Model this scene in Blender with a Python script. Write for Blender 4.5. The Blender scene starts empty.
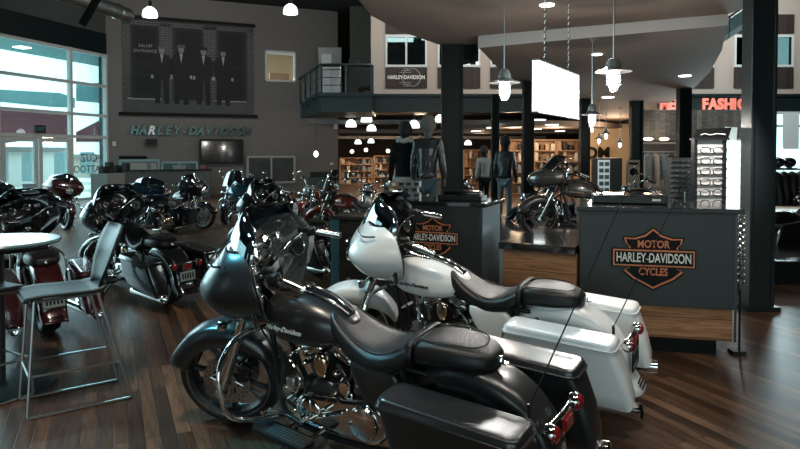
import bpy, bmesh, math, random
from mathutils import Vector, Matrix
random.seed(7)
PI = math.pi
S = bpy.context.scene
COL = S.collection
R = math.radians
# ---------------------------------------------------------------- camera
F, HOR, CH, T = 640.0, 152.0, 1.705, .024
CY = HOR + F*math.tan(T)
cam = bpy.data.cameras.new('camera'); camo = bpy.data.objects.new('camera', cam); COL.objects.link(camo)
camo.location = (0, 0, CH); camo.rotation_euler = (PI/2 - T, 0, 0)
cam.sensor_width = 36; cam.lens = F/800*36; cam.shift_y = -(224.5 - CY)/800
cam.clip_start = .05; cam.clip_end = 400
S.camera = camo
def ray(u, v):
    a = (u-400)/F; b = (CY-v)/F
    return Vector((a, math.cos(T)+b*math.sin(T), -math.sin(T)+b*math.cos(T)))
def atz(u, v, z=0):
    d = ray(u, v); k = (z-CH)/d.z
    return Vector((0, 0, CH)) + d*k
def atY(u, v, Y):
    d = ray(u, v); return Vector((0, 0, CH)) + d*(Y/d.y)

# ---------------------------------------------------------------- materials
MATS = {}
def mat(name, col=(.5, .5, .5), rough=.5, metal=0, coat=0, emit=None, es=1, noise=0, nscale=8, bump=0, bscale=60, trans=0, spec=.5, sheen=0, coat_rough=.05):
    if name in MATS: return MATS[name]
    m = bpy.data.materials.new(name); m.use_nodes = True
    nt = m.node_tree; b = nt.nodes['Principled BSDF']
    c = (*col, 1)
    b.inputs['Base Color'].default_value = c
    b.inputs['Roughness'].default_value = rough
    b.inputs['Metallic'].default_value = metal
    b.inputs['Coat Weight'].default_value = coat
    b.inputs['Coat Roughness'].default_value = coat_rough
    b.inputs['Specular IOR Level'].default_value = spec
    b.inputs['Transmission Weight'].default_value = trans
    if emit:
        b.inputs['Emission Color'].default_value = (*emit, 1); b.inputs['Emission Strength'].default_value = es
    if noise or bump:
        tc = nt.nodes.new('ShaderNodeTexCoord')
    if noise:
        n = nt.nodes.new('ShaderNodeTexNoise'); n.inputs['Scale'].default_value = nscale; n.inputs['Detail'].default_value = 5
        nt.links.new(tc.outputs['Object'], n.inputs['Vector'])
        mx = nt.nodes.new('ShaderNodeMix'); mx.data_type = 'RGBA'
        mx.inputs[6].default_value = (*[x*(1-noise) for x in col], 1); mx.inputs[7].default_value = (*[min(1, x*(1+noise)) for x in col], 1)
        nt.links.new(n.outputs['Fac'], mx.inputs[0]); nt.links.new(mx.outputs[2], b.inputs['Base Color'])
    if bump:
        n2 = nt.nodes.new('ShaderNodeTexNoise'); n2.inputs['Scale'].default_value = bscale; n2.inputs['Detail'].default_value = 3
        nt.links.new(tc.outputs['Object'], n2.inputs['Vector'])
        bp = nt.nodes.new('ShaderNodeBump'); bp.inputs['Strength'].default_value = bump; bp.inputs['Distance'].default_value = .004
        nt.links.new(n2.outputs['Fac'], bp.inputs['Height']); nt.links.new(bp.outputs['Normal'], b.inputs['Normal'])
    MATS[name] = m
    return m
def glass_mat(name, tint, refl=.12, rough=.02, clear=1.0):
    m = bpy.data.materials.new(name); m.use_nodes = True; nt = m.node_tree; nt.nodes.clear()
    o = nt.nodes.new('ShaderNodeOutputMaterial'); mx = nt.nodes.new('ShaderNodeMixShader')
    t = nt.nodes.new('ShaderNodeBsdfTransparent'); g = nt.nodes.new('ShaderNodeBsdfGlossy')
    t.inputs[0].default_value = (*tint, 1); g.inputs['Roughness'].default_value = rough
    g.inputs[0].default_value = (.9, .95, 1, 1)
    f = nt.nodes.new('ShaderNodeLayerWeight'); f.inputs['Blend'].default_value = .25
    mr = nt.nodes.new('ShaderNodeMapRange'); mr.inputs['To Min'].default_value = refl; mr.inputs['To Max'].default_value = min(1, refl+.5)
    nt.links.new(f.outputs['Fresnel'], mr.inputs['Value']); nt.links.new(mr.outputs[0], mx.inputs[0])
    nt.links.new(t.outputs[0], mx.inputs[1]); nt.links.new(g.outputs[0], mx.inputs[2]); nt.links.new(mx.outputs[0], o.inputs[0])
    MATS[name] = m; return m
def plank_mat(name, c1, c2, c3, ang=0, L=1.5, W=.12, rough=.32, grain=1.0, axes=None):
    m = bpy.data.materials.new(name); m.use_nodes = True; nt = m.node_tree; b = nt.nodes['Principled BSDF']
    N = nt.nodes.new; LK = nt.links.new
    tc = N('ShaderNodeTexCoord'); mp = N('ShaderNodeMapping'); mp.inputs['Rotation'].default_value = axes or (0, 0, ang)
    LK(tc.outputs['Object'], mp.inputs['Vector'])
    br = N('ShaderNodeTexBrick'); br.inputs['Scale'].default_value = 1; br.inputs['Brick Width'].default_value = L; br.inputs['Row Height'].default_value = W
    br.inputs['Mortar Size'].default_value = .0032; br.inputs['Mortar Smooth'].default_value = .3; br.offset = .37; br.inputs['Bias'].default_value = 0
    br.inputs['Color1'].default_value = (0, 0, 0, 1); br.inputs['Color2'].default_value = (1, 1, 1, 1); br.inputs['Mortar'].default_value = (.5, .5, .5, 1)
    LK(mp.outputs[0], br.inputs['Vector'])
    cr = N('ShaderNodeValToRGB'); e = cr.color_ramp.elements
    e[0].position = 0; e[0].color = (*c1, 1); e[1].position = 1; e[1].color = (*c3, 1); k = cr.color_ramp.elements.new(.55); k.color = (*c2, 1)
    LK(br.outputs['Color'], cr.inputs[0])
    # grain
    mp2 = N('ShaderNodeMapping'); mp2.inputs['Scale'].default_value = (1.3, 16, 16); LK(mp.outputs[0], mp2.inputs[0])
    add = N('ShaderNodeVectorMath'); add.operation = 'ADD'; LK(mp2.outputs[0], add.inputs[0])
    sc = N('ShaderNodeVectorMath'); sc.operation = 'SCALE'; sc.inputs['Scale'].default_value = 37; LK(br.outputs['Color'], sc.inputs[0]); LK(sc.outputs[0], add.inputs[1])
    n = N('ShaderNodeTexNoise'); n.inputs['Scale'].default_value = 1.6; n.inputs['Detail'].default_value = 7; n.inputs['Distortion'].default_value = 1.6; LK(add.outputs[0], n.inputs[0])
    gr = N('ShaderNodeValToRGB'); gr.color_ramp.elements[0].position = .36; gr.color_ramp.elements[0].color = (.42, .4, .38, 1); gr.color_ramp.elements[1].position = .64; gr.color_ramp.elements[1].color = (1.0, 1.0, 1.0, 1)
    LK(n.outputs['Fac'], gr.inputs[0])
    mu = N('ShaderNodeMix'); mu.data_type = 'RGBA'; mu.blend_type = 'MULTIPLY'; mu.inputs[0].default_value = grain
    LK(cr.outputs[0], mu.inputs[6]); LK(gr.outputs[0], mu.inputs[7])
    mo = N('ShaderNodeMix'); mo.data_type = 'RGBA'; mo.inputs[7].default_value = (c1[0]*.25, c1[1]*.25, c1[2]*.25, 1)
    LK(br.outputs['Fac'], mo.inputs[0]); LK(mu.outputs[2], mo.inputs[6]); LK(mo.outputs[2], b.inputs['Base Color'])
    b.inputs['Specular IOR Level'].default_value = .35
    rr = N('ShaderNodeMapRange'); rr.inputs['To Min'].default_value = rough+.12; rr.inputs['To Max'].default_value = rough-.06; LK(n.outputs['Fac'], rr.inputs[0]); LK(rr.outputs[0], b.inputs['Roughness'])
    bp = N('ShaderNodeBump'); bp.inputs['Strength'].default_value = .5; bp.inputs['Distance'].default_value = .003; bp.invert = True
    LK(br.outputs['Fac'], bp.inputs['Height']); LK(bp.outputs[0], b.inputs['Normal'])
    MATS[name] = m; return m
chrome = mat('chrome', (.72, .71, .69), .08, 1)
steel = mat('brushed_steel', (.45, .46, .46), .32, 1)
darkmetal = mat('dark_metal', (.06, .062, .065), .35, .8)
blackgloss = mat('black_gloss', (.008, .009, .01), .12, 0, coat=1)
blacksatin = mat('black_satin', (.009, .010, .011), .42, spec=.35)
rubber = mat('rubber', (.010, .010, .010), .62)
leather = mat('black_leather', (.008, .008, .008), .34, spec=.36, bump=.5, bscale=160)
alloy = mat('cast_alloy', (.2, .2, .2), .3, 1)
bronze = mat('warm_reflection_chrome', (.62, .45, .32), .16, 1)  # chrome with golden reflections put into its colour
charcoal = mat('satin_charcoal_paint', (.022, .023, .024), .28, .35, coat=.35, coat_rough=.25)
white = mat('white_paint', (.80, .81, .81), .3, 0, coat=1, coat_rough=.03)
maroon = mat('maroon_paint', (.045, .007, .009), .25, .2, coat=1)
blackpaint = mat('black_paint', (.012, .012, .014), .2, .2, coat=1)
teal = mat('teal_blue_paint', (.03, .10, .13), .25, .3, coat=1)
bluepaint = mat('blue_paint', (.006, .026, .05), .25, .3, coat=1)
redpaint = mat('red_orange_paint', (.20, .028, .015), .25, .2, coat=1)
greypaint = mat('bronze_grey_paint', (.085, .078, .075), .25, .5, coat=1)
redlens = mat('red_lens', (.20, .006, .010), .1, 0, coat=1)
lamplens = mat('lamp_lens', (.6, .65, .68), .08, .6, coat=1)
smoked = glass_mat('smoked_screen', (.12, .15, .16), .34)
winglass = glass_mat('window_glass', (.86, .97, .97), .05)
darkglass = glass_mat('tinted_glass', (.35, .42, .42), .12)
gaugeface = mat('gauge_face', (.55, .57, .58), .3)
orange = mat('orange_enamel', (.58, .19, .075), .5)
ivory = mat('ivory_lettering', (.75, .78, .74), .5)
inkblack = mat('ink_black', (.004, .004, .004), .6, spec=.2)

# ---------------------------------------------------------------- mesh building
class MB:
    def __init__(s): s.v = []; s.f = []
    def add(s, vs, fs):
        o = len(s.v); s.v += [Vector(p) for p in vs]; s.f += [[i+o for i in f] for f in fs]; return s
    def box(s, c, d, rot=None, taper=1.0):
        c = Vector(c); x, y, z = d[0]/2, d[1]/2, d[2]/2
        P = [Vector((sx*x*(taper if sz > 0 else 1), sy*y*(taper if sz > 0 else 1), sz*z)) for sz in (-1, 1) for sx, sy in ((-1, -1), (1, -1), (1, 1), (-1, 1))]
        if rot is not None: P = [rot @ p for p in P]
        return s.add([p+c for p in P], [(0, 3, 2, 1), (4, 5, 6, 7), (0, 1, 5, 4), (1, 2, 6, 5), (2, 3, 7, 6), (3, 0, 4, 7)])
    def b2(s, x0, x1, y0, y1, z0, z1):
        return s.box(((x0+x1)/2, (y0+y1)/2, (z0+z1)/2), (abs(x1-x0), abs(y1-y0), abs(z1-z0)))
    def frame(s, d):
        d = d.normalized(); a = Vector((0, 0, 1)) if abs(d.z) < .9 else Vector((1, 0, 0))
        u = d.cross(a).normalized(); w = d.cross(u); return u, w
    def cyl(s, p0, p1, r0, r1=None, n=14, caps=True):
        r1 = r0 if r1 is None else r1; p0 = Vector(p0); p1 = Vector(p1); u, w = s.frame(p1-p0)
        vs = [p0+(u*math.cos(2*PI*i/n)+w*math.sin(2*PI*i/n))*r0 for i in range(n)]+[p1+(u*math.cos(2*PI*i/n)+w*math.sin(2*PI*i/n))*r1 for i in range(n)]
        fs = [(i, (i+1) % n, n+(i+1) % n, n+i) for i in range(n)]
        if caps: fs += [list(range(n))[::-1], list(range(n, 2*n))]
        return s.add(vs, fs)
    def tube(s, pts, r, n=8, smooth=0, closed=False):
        P = [Vector(p) for p in pts]
        if smooth:
            Q = []; m = len(P)
            rng = range(m) if closed else range(m-1)
            for i in rng:
                a, b, c, d = (P[(i-1) % m] if closed or i > 0 else P[0]), P[i], P[(i+1) % m], (P[(i+2) % m] if closed or i+2 < m else P[-1])
                for k in range(smooth):
                    t = k/smooth
                    Q.append(.5*((2*b)+(c-a)*t+(2*a-5*b+4*c-d)*t*t+(3*b-a-3*c+d)*t**3))
            if not closed: Q.append(P[-1])
            P = Q
        m = len(P); vs = []; pu = None
        for i, p in enumerate(P):
            if closed: d = P[(i+1) % m]-P[i-1]
            else: d = P[min(i+1, m-1)]-P[max(i-1, 0)]
            d.normalize()
            if pu is None: u, w = s.frame(d)
            else:
                u = (pu-d*pu.dot(d)).normalized(); w = d.cross(u)
            pu = u
            rr = r[i*(len(r)-1)//max(1, m-1)] if isinstance(r, (list, tuple)) else r
            vs += [p+(u*math.cos(2*PI*k/n)+w*math.sin(2*PI*k/n))*rr for k in range(n)]
        fs = []
        for i in range(m if closed else m-1):
            j = (i+1) % m
            fs += [(i*n+k, i*n+(k+1) % n, j*n+(k+1) % n, j*n+k) for k in range(n)]
        if not closed: fs += [list(range(n))[::-1], list(range((m-1)*n, m*n))]
        return s.add(vs, fs)
    def lathe(s, prof, c=(0, 0, 0), axis=(0, 0, 1), n=32, closed=False):
        c = Vector(c); ax = Vector(axis).normalized(); u, w = s.frame(ax); vs = []; m = len(prof)
        for r, h in prof:
            vs += [c+ax*h+(u*math.cos(2*PI*k/n)+w*math.sin(2*PI*k/n))*max(r, 1e-4) for k in range(n)]
        fs = []
        for i in range(m if closed else m-1):
            j = (i+1) % m
            fs += [(i*n+k, i*n+(k+1) % n, j*n+(k+1) % n, j*n+k) for k in range(n)]
        if not closed:
            if prof[0][0] > 1e-3: fs.append(list(range(n))[::-1])
            if prof[-1][0] > 1e-3: fs.append(list(range((m-1)*n, m*n)))
        return s.add(vs, fs)
    def loft(s, rings, ring_closed=True, caps=True, loop=False):
        n = len(rings[0]); vs = [p for r in rings for p in r]; fs = []
        m = len(rings)
        for i in range(m if loop else m-1):
            j = (i+1) % m
            for k in range(n if ring_closed else n-1):
                fs.append((i*n+k, i*n+(k+1) % n, j*n+(k+1) % n, j*n+k))
        if caps and ring_closed and not loop: fs += [list(range(n))[::-1], list(range((m-1)*n, m*n))]
        return s.add(vs, fs)
    def prism(s, poly, M, t):
        """poly 2D in local xy of matrix M, extruded t along local z"""
        n = len(poly)
        vs = [M @ Vector((x, y, 0)) for x, y in poly]+[M @ Vector((x, y, t)) for x, y in poly]
        return s.add(vs, [list(range(n))[::-1], list(range(n, 2*n))]+[(i, (i+1) % n, n+(i+1) % n, n+i) for i in range(n)])
    def sphere(s, c, r, n=16, m=10, rot=None):
        c = Vector(c); r = (r, r, r) if not isinstance(r, (tuple, list)) else r
        rings = []
        for i in range(1, m):
            a = PI*i/m
            ring = [Vector((r[0]*math.sin(a)*math.cos(2*PI*k/n), r[1]*math.sin(a)*math.sin(2*PI*k/n), r[2]*math.cos(a))) for k in range(n)]
            rings.append([(rot @ p if rot else p)+c for p in ring])
        return s.loft(rings)
    def mesh(s, name, M=None, sharp=38):
        me = bpy.data.meshes.new(name)
        vs = [M @ p for p in s.v] if M is not None else s.v
        me.from_pydata([tuple(p) for p in vs], [], s.f)
        bm = bmesh.new(); bm.from_mesh(me); bmesh.ops.recalc_face_normals(bm, faces=bm.faces); bm.to_mesh(me); bm.free()
        me.polygons.foreach_set('use_smooth', [True]*len(me.polygons))
        me.set_sharp_from_angle(angle=R(sharp)); me.update()
        return me
    def build(s, name, m, parent=None, loc=None, rz=0, bevel=0, sub=0, solid=0, sharp=38, M=None, label=None):
        o = bpy.data.objects.new(name, s.mesh(name, M, sharp)); COL.objects.link(o); o.data.materials.append(m)
        if parent: o.parent = parent
        if loc is not None: o.location = loc
        o.rotation_euler.z = rz
        mods(o, bevel, sub, solid)
        if label: o['label'] = label
        return o
def mods(o, bevel=0, sub=0, solid=0):
    if solid: k = o.modifiers.new('s', 'SOLIDIFY'); k.thickness = solid; k.offset = 0
    if bevel: k = o.modifiers.new('b', 'BEVEL'); k.width = bevel; k.segments = 2; k.limit_method = 'ANGLE'; k.angle_limit = R(40)
    if sub: k = o.modifiers.new('u', 'SUBSURF'); k.levels = sub; k.render_levels = sub
def tag(o, label=None, cat=None, group=None, kind=None):
    if label: o['label'] = label
    if cat: o['category'] = cat
    if group: o['group'] = group
    if kind: o['kind'] = kind
    return o
def empty(name, loc, rz=0, label=None, cat=None, group=None, rx=0):
    o = bpy.data.objects.new(name, None); COL.objects.link(o); o.location = loc; o.rotation_euler = (rx, 0, rz); o.empty_display_size = .1
    return tag(o, label, cat, group)
def struct(o): o['kind'] = 'structure'; return o
KIDS = {}
def copy_tree(o, parent=None):
    c = o.copy(); COL.objects.link(c)
    if parent: c.parent = parent
    for ch in list(o.children): copy_tree(ch, c)
    return c
def text(name, s, size, M, m, parent=None, ext=.002, shear=0, bold=0, sx=1.0, align='CENTER', spacing=1.0):
    c = bpy.data.curves.new(name, 'FONT'); c.body = s; c.size = size; c.extrude = ext; c.shear = shear; c.offset = bold; c.align_x = align; c.align_y = 'CENTER'; c.space_character = spacing
    c.resolution_u = 3
    o = bpy.data.objects.new(name, c); COL.objects.link(o)
    dg = bpy.context.evaluated_depsgraph_get(); me = bpy.data.meshes.new_from_object(o.evaluated_get(dg))
    bpy.data.objects.remove(o); bpy.data.curves.remove(c)
    me.name = name; me.transform(M @ Matrix.Scale(sx, 4, (1, 0, 0))); me.materials.clear(); me.materials.append(m)
    o = bpy.data.objects.new(name, me); COL.objects.link(o)
    if parent: o.parent = parent
    return o
def basis(o, x, y):
    """matrix with local x,y axes given and origin o"""
    x = Vector(x).normalized(); y = Vector(y).normalized(); z = x.cross(y)
    M = Matrix((x, y, z)).transposed().to_4x4(); M.translation = Vector(o); return M
def rrect(x0, x1, y0, y1, r, k=4):
    P = []
    for cx, cy, a0 in ((x1-r, y1-r, 0), (x0+r, y1-r, 90), (x0+r, y0+r, 180), (x1-r, y0+r, 270)):
        for i in range(k+1):
            a = R(a0+90*i/k); P.append((cx+r*math.cos(a), cy+r*math.sin(a)))
    return P
def interp(tab, x):
    if x <= tab[0][0]: return tab[0][1:]
    for a, b in zip(tab, tab[1:]):
        if x <= b[0]:
            t = (x-a[0])/(b[0]-a[0]); t = t*t*(3-2*t) if False else t
            return tuple(p+(q-p)*t for p, q in zip(a[1:], b[1:]))
    return tab[-1][1:]
# ---------------------------------------------------------------- motorcycle
STEER = R(24)
ax = Vector((-math.sin(R(26)), 0, math.cos(R(26)))); pv = Vector((1.30, 0, .9))
def steer_matrix(a): return Matrix.Translation(pv) @ Matrix.Rotation(a, 4, ax) @ Matrix.Translation(-pv)
MESH = {}
def motorcycle(label, loc, yaw, lean=.06, paint=charcoal, bag=None, fairing='batwing', group=None, bright=chrome, seatm=leather, forks=chrome, bags=True, plate=False, antenna=False, wheelm=blacksatin, steer=STEER, engine2=None, badge=ivory, screen=None, tall=False, name='touring_motorcycle', fendermat=None, cat='motorcycle', cover=None, detail=1, dashm=None):
    bag = bag or paint; SM = steer_matrix(steer); sk = '%.2f' % steer
    fendermat = fendermat or paint; cover = cover or bright
    root = empty(name, loc, yaw, label, cat, group, rx=-lean)
    def part(nm, key, fn, m, par=None, steered=False, bevel=0, sub=0, solid=0, sharp=38, lab=None, own=False):
        kk = key+(sk if steered else '')
        if kk not in MESH:
            mb = MB(); fn(mb); me = mb.mesh(nm, SM if steered else None, sharp); me.materials.append(m); MESH[kk] = me
        o = bpy.data.objects.new(nm, MESH[kk]); COL.objects.link(o); o.parent = par or root
        o.material_slots[0].link = 'OBJECT'; o.material_slots[0].material = m
        mods(o, bevel, sub, solid)
        if lab: o['label'] = lab
        return o
    def parts(nm, key, fns, m, par=None, steered=False, **kw):
        return [part(nm, '%s_%d' % (key, i), fn, m, par, steered, **kw) for i, fn in enumerate(fns)]
    # wheels
    def tyre(cx, cz, r, w):
        def f(b):
            b.lathe([(r-.060, -w*.40), (r-.042, -w*.5), (r-.018, -w*.46), (r-.004, -w*.25), (r, 0), (r-.004, w*.25), (r-.018, w*.46), (r-.042, w*.5), (r-.060, w*.40), (r-.067, 0)], (cx, 0, cz), (0, 1, 0), 56, closed=True)
        return f
    def rim(cx, cz, r, w, ns=5):
        def f(b):
            ri = r-.062
            b.lathe([(ri, -w*.42), (ri+.006, -w*.46), (ri-.004, -w*.44), (ri-.022, -w*.30), (ri-.026, 0), (ri-.022, w*.30), (ri-.004, w*.44), (ri+.006, w*.46), (ri, w*.42)], (cx, 0, cz), (0, 1, 0), 56, closed=True)
            b.cyl((cx, -.06, cz), (cx, .06, cz), .045, n=24)
            b.lathe([(.045, -.02), (.07, -.015), (.07, .015), (.045, .02)], (cx, 0, cz), (0, 1, 0), 32)
            for i in range(ns):
                for dd in (-.17, .17):
                    a = 2*PI*i/ns+dd*.55; a2 = 2*PI*i/ns+dd*1.15
                    p0 = Vector((cx+.05*math.cos(a), 0, cz+.05*math.sin(a))); p1 = Vector((cx+(ri-.015)*math.cos(a2), 0, cz+(ri-.015)*math.sin(a2)))
                    d = (p1-p0).normalized(); q = d.cross(Vector((0, 1, 0)))
                    rings = []
                    for t, hw, hy in ((0, .014, .022), (.4, .010, .018), (.85, .011, .02), (1, .018, .024)):
                        c = p0.lerp(p1, t); rings.append([c+q*hw+Vector((0, hy*.5, 0)), c+Vector((0, hy, 0)), c-q*hw+Vector((0, hy*.5, 0)), c-q*hw-Vector((0, hy, 0)), c+q*hw-Vector((0, hy, 0))])
                    b.loft(rings)
        return f
    def disc(cx, cz, y, r=.15):
        def f(b):
            for i in range(28):
                a0 = 2*PI*i/28; 
                for rr in (r-.012, r-.026, r-.04): pass
            b.lathe([(r-.052, -.0025), (r, -.0025), (r, .0025), (r-.052, .0025)], (cx, y, cz), (0, 1, 0), 48, closed=True)
            b.lathe([(.03, -.004), (.06, -.004), (.06, .004), (.03, .004)], (cx, y, cz), (0, 1, 0), 24, closed=True)
            for i in range(6):
                a = i*PI/3; b.cyl((cx+.055*math.cos(a), y, cz+.055*math.sin(a)), (cx+(r-.045)*math.cos(a+.3), y, cz+(r-.045)*math.sin(a+.3)), .006, n=6)
        return f
    def holes(cx, cz, y, r=.15):
        def f(b):
            for i in range(22):
                a = 2*PI*i/22
                for q, rr in enumerate((r-.014, r-.036)):
                    aa = a+q*.14; c = Vector((cx+rr*math.cos(aa), 0, cz+rr*math.sin(aa)))
                    b.cyl((c.x, y-.0032, c.z), (c.x, y+.0032, c.z), .0052, n=8)
        return f
    fw = part('front_wheel', 'rimF', rim(1.625, .33, .33, .13), wheelm, steered=True)
    part('tyre', 'tyF', tyre(1.625, .33, .33, .13), rubber, fw, True)
    parts('rim_edge', 'rimedge', [lambda b, s=s: b.lathe([(.2735, -.004), (.2735, .004), (.262, .004), (.262, -.004)], (1.625, s*.060, .33), (0, 1, 0), 56, closed=True) for s in (-1, 1)], steel, fw, True)
    for s, k in ((1, 'L'), (-1, 'R')):
        d = part('brake_disc', 'dsk'+k, disc(1.625, .33, s*.078), steel, fw, True)
        if detail > 1: part('disc_holes', 'dskh'+k, holes(1.625, .33, s*.078), blacksatin, d, True)
    def calip(s):
        return lambda b: b.box((1.49, s*.085, .40), (.07, .05, .11), Matrix.Rotation(R(-30), 3, 'Y')).cyl((1.50, s*.115, .43), (1.50, s*.06, .43), .022, n=14).cyl((1.475, s*.115, .375), (1.475, s*.06, .375), .022, n=14)
    part('brake_caliper', 'calL', calip(1), blacksatin, None, True, bevel=.006); part('brake_caliper', 'calR', calip(-1), blacksatin, None, True, bevel=.006)
    rw = part('rear_wheel', 'rimR', rim(0, .32, .32, .18), wheelm)
    part('tyre', 'tyR', tyre(0, .32, .32, .18), rubber, rw); part('brake_disc', 'dskr', disc(0, .32, -.11), steel, rw)
    # front fender
    def ffender(b):
        rings = []; c = Vector((1.625, 0, .33))
        for i in range(31):
            th = 12+i*(168-12)/30; a = R(th); ro = .366+.018*math.exp(-((th-20)/16)**2)
            if th < 90: ri = max(.245, .045/max(.05, math.sin(a)))
            else: ri = .245+.09*max(0, (th-125)/43)
            ri = min(ri, ro-.022)
            w = .098 if th > 25 else .045+.053*math.sin((th-12)/13*PI/2)
            w *= 1-.12*max(0, (th-120)/48)
            sec = []
            for y, rr in ((-w*1.02, ri), (-w*1.05, ri+(ro-ri)*.5), (-w, ro-.035*(ro-ri)/.12-.012), (-w*.86, ro-.012), (-w*.6, ro-.003), (-w*.3, ro), (0, ro+.001), (w*.3, ro), (w*.6, ro-.003), (w*.86, ro-.012), (w, ro-.035*(ro-ri)/.12-.012), (w*1.05, ri+(ro-ri)*.5), (w*1.02, ri)):
                sec.append(c+Vector((math.cos(a)*rr, y, math.sin(a)*rr)))
            rings.append(sec)
        b.loft(rings, ring_closed=False)
    part('front_fender', 'ff', ffender, fendermat, None, True, solid=.004, sharp=60)
    # forks
    for s in (1, -1):
        def fk(b, s=s):
            a = Vector((1.640, s*.125, .31)); u = Vector((1.30, s*.125, 1.0)); d = (u-a)
            b.cyl(a, a+d*.48, .034, .031, n=20); b.cyl(a+d*.48, a+d*.53, .036, n=20); b.cyl(a+d*.53, u, .028, n=18)
            b.cyl(a-Vector((0, s*.03, 0)), a+Vector((0, s*.04, 0)), .026, n=16); b.sphere(a, .034)
        part('fork_leg', 'fork%d' % s, fk, forks, None, True)
    parts('axle_cap', 'axcap', [lambda b, s=s: b.lathe([(.026, 0), (.024, .012), (.012, .02), (0, .021)], (1.640, s*.165, .31), (0, s, 0), 16) for s in (1, -1)], chrome, None, True)
    parts('fork_clamp', 'clamp', [lambda b: b.box((1.40, 0, .80), (.09, .30, .045), Matrix.Rotation(R(26), 3, 'Y')), lambda b: b.box((1.31, 0, .985), (.09, .30, .04), Matrix.Rotation(R(26), 3, 'Y'))], blacksatin, None, True, bevel=.01)
    # frame
    def frame(b):
        b.cyl((1.24, 0, 1.0), (1.37, 0, .74), .04, n=16)
        for s in (1, -1):
            b.tube([(1.30, s*.02, .88), (1.20, s*.06, .62), (1.13, s*.11, .36), (1.05, s*.13, .24), (.8, s*.14, .20), (.4, s*.14, .21), (.22, s*.14, .32), (.25, s*.13, .55), (.30, s*.12, .66)], .017, 8, 4)
            b.tube([(1.25, s*.03, .93), (1.0, s*.07, .80), (.6, s*.11, .69), (.24, s*.12, .66), (.10, s*.10, .64)], .016, 8, 4)
            b.box((.14, s*.125, .33), (.34, .03, .05))
            b.cyl((.0, s*.12, .36), (.22, s*.14, .60), .025, n=12)
        b.cyl((0, -.15, .32), (0, .15, .32), .02)
    part('frame', 'frame', frame, blacksatin)
    # tank
    tabT = [(.625, .035, .790, .745), (.645, .07, .815, .71), (.69, .118, .850, .68), (.77, .155, .892, .66), (.85, .178, .92, .652), (.95, .188, .94, .652), (1.05, .180, .945, .66), (1.13, .155, .93, .675), (1.19, .118, .905, .70), (1.235, .07, .865, .74), (1.25, .03, .83, .77)]
    def tank(b):
        rings = []
        for x, w, zt, zb in tabT:
            r = []; zc = zb+(zt-zb)*.42
            for k in range(28):
                a = 2*PI*k/28; c, s_ = math.cos(a), math.sin(a)
                y = w*abs(c)**.72*(1 if c > 0 else -1)
                z = zc+((zt-zc)*abs(s_)**.85 if s_ > 0 else -(zc-zb)*abs(s_)**.6)
                r.append(Vector((x, y, z)))
            rings.append(r)
        b.loft(rings)
    part('fuel_tank', 'tank', tank, paint, sub=1, sharp=180)
    def zt(x): return interp([(t[0], t[2]) for t in tabT], x)[0]
    def console(b):
        rings = []
        for i in range(12):
            x = 1.17-.50*i/11; w = .052-.022*i/11; z = zt(x)
            rings.append([Vector((x, y*w, z+dz)) for y, dz in ((-1, -.02), (-1, .006), (-.7, .018), (0, .022), (.7, .018), (1, .006), (1, -.02))])
        b.loft(rings)
    con = part('tank_console', 'cons', console, blackgloss)
    def contrim(b):
        for s in (1, -1): b.tube([(1.17-.50*i/11, s*(.055-.022*i/11), zt(1.17-.50*i/11)+.010) for i in range(12)], .004, 6)
        b.lathe([(.034, 0), (.036, .008), (.028, .016), (0, .018)], (.96, 0, zt(.96)+.02), (0, 0, 1), 24)
        b.tube([(1.15, 0, zt(1.15)+.026), (1.0, 0, zt(1.0)+.022)], .007, 6)
        b.tube([(.9, 0, zt(.9)+.026), (.70, 0, zt(.70)+.024)], .005, 6)
    part('console_trim', 'ctrim', contrim, bright, con)
    # tank lettering both sides
    for s, k in ((1, 'L'), (-1, 'R')):
        kk = 'badge'+k
        if kk not in MESH:
            M = basis((.965, s*.186, .775), (-s*1, -s*.06, 0), (-.02, -s*.28, .96))
            if s == 1: M = basis((1.00, .189, .765), (-1, -.03, -.06), (-.06, -.16, .96))
            else: M = basis((1.00, -.189, .765), (1, -.03, .06), (-.06, .16, .96))
            o = text('tank_lettering', 'Harley-Davidson', .036, M, badge, root, ext=.003, shear=.4, bold=.0004)
            MESH[kk] = o.data
        else:
            o = bpy.data.objects.new('tank_lettering', MESH[kk]); COL.objects.link(o); o.parent = root
        o.material_slots[0].link = 'OBJECT'; o.material_slots[0].material = badge
    # seat
    def seat_loft(tab, dish=.0, m=1):
        def f(b):
            rings = []
            for x, w, ztop, zb, edge in tab:
                r = []
                for y, q in ((-.80, 0), (-1, .18), (-1.0, .55), (-.93, .82), (-.72, .97), (-.35, 1 - dish), (0, 1-dish*1.3), (.35, 1-dish), (.72, .97), (.93, .82), (1.0, .55), (1, .18), (.80, 0)):
                    r.append(Vector((x, y*w, zb+(ztop-zb)*q)))
                rings.append(r)
            b.loft(rings)
        return f
    st = [(.755, .06, .865, .82, 0), (.742, .11, .878, .78, 0), (.70, .140, .850, .72, 0), (.64, .155, .803, .67, 0), (.56, .175, .758, .63, 0), (.47, .195, .728, .62, 0), (.39, .20, .728, .62, 0), (.32, .20, .748, .63, 0), (.27, .19, .775, .65, 0), (.235, .178, .795, .68, 0), (.215, .17, .80, .69, 0), (.205, .155, .77, .70, 0)]
    se = part('seat', 'seat', seat_loft(st, .04), seatm, sub=1, sharp=180)
    pt = [(.21, .135, .785, .70, 0), (.20, .158, .808, .695, 0), (.17, .166, .820, .69, 0), (.08, .166, .826, .69, 0), (-.02, .158, .822, .69, 0), (-.10, .138, .807, .695, 0), (-.155, .105, .785, .70, 0), (-.185, .06, .76, .705, 0)]
    pp = part('passenger_pad', 'pad', seat_loft(pt, .0), seatm, sub=1, sharp=180)
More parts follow.
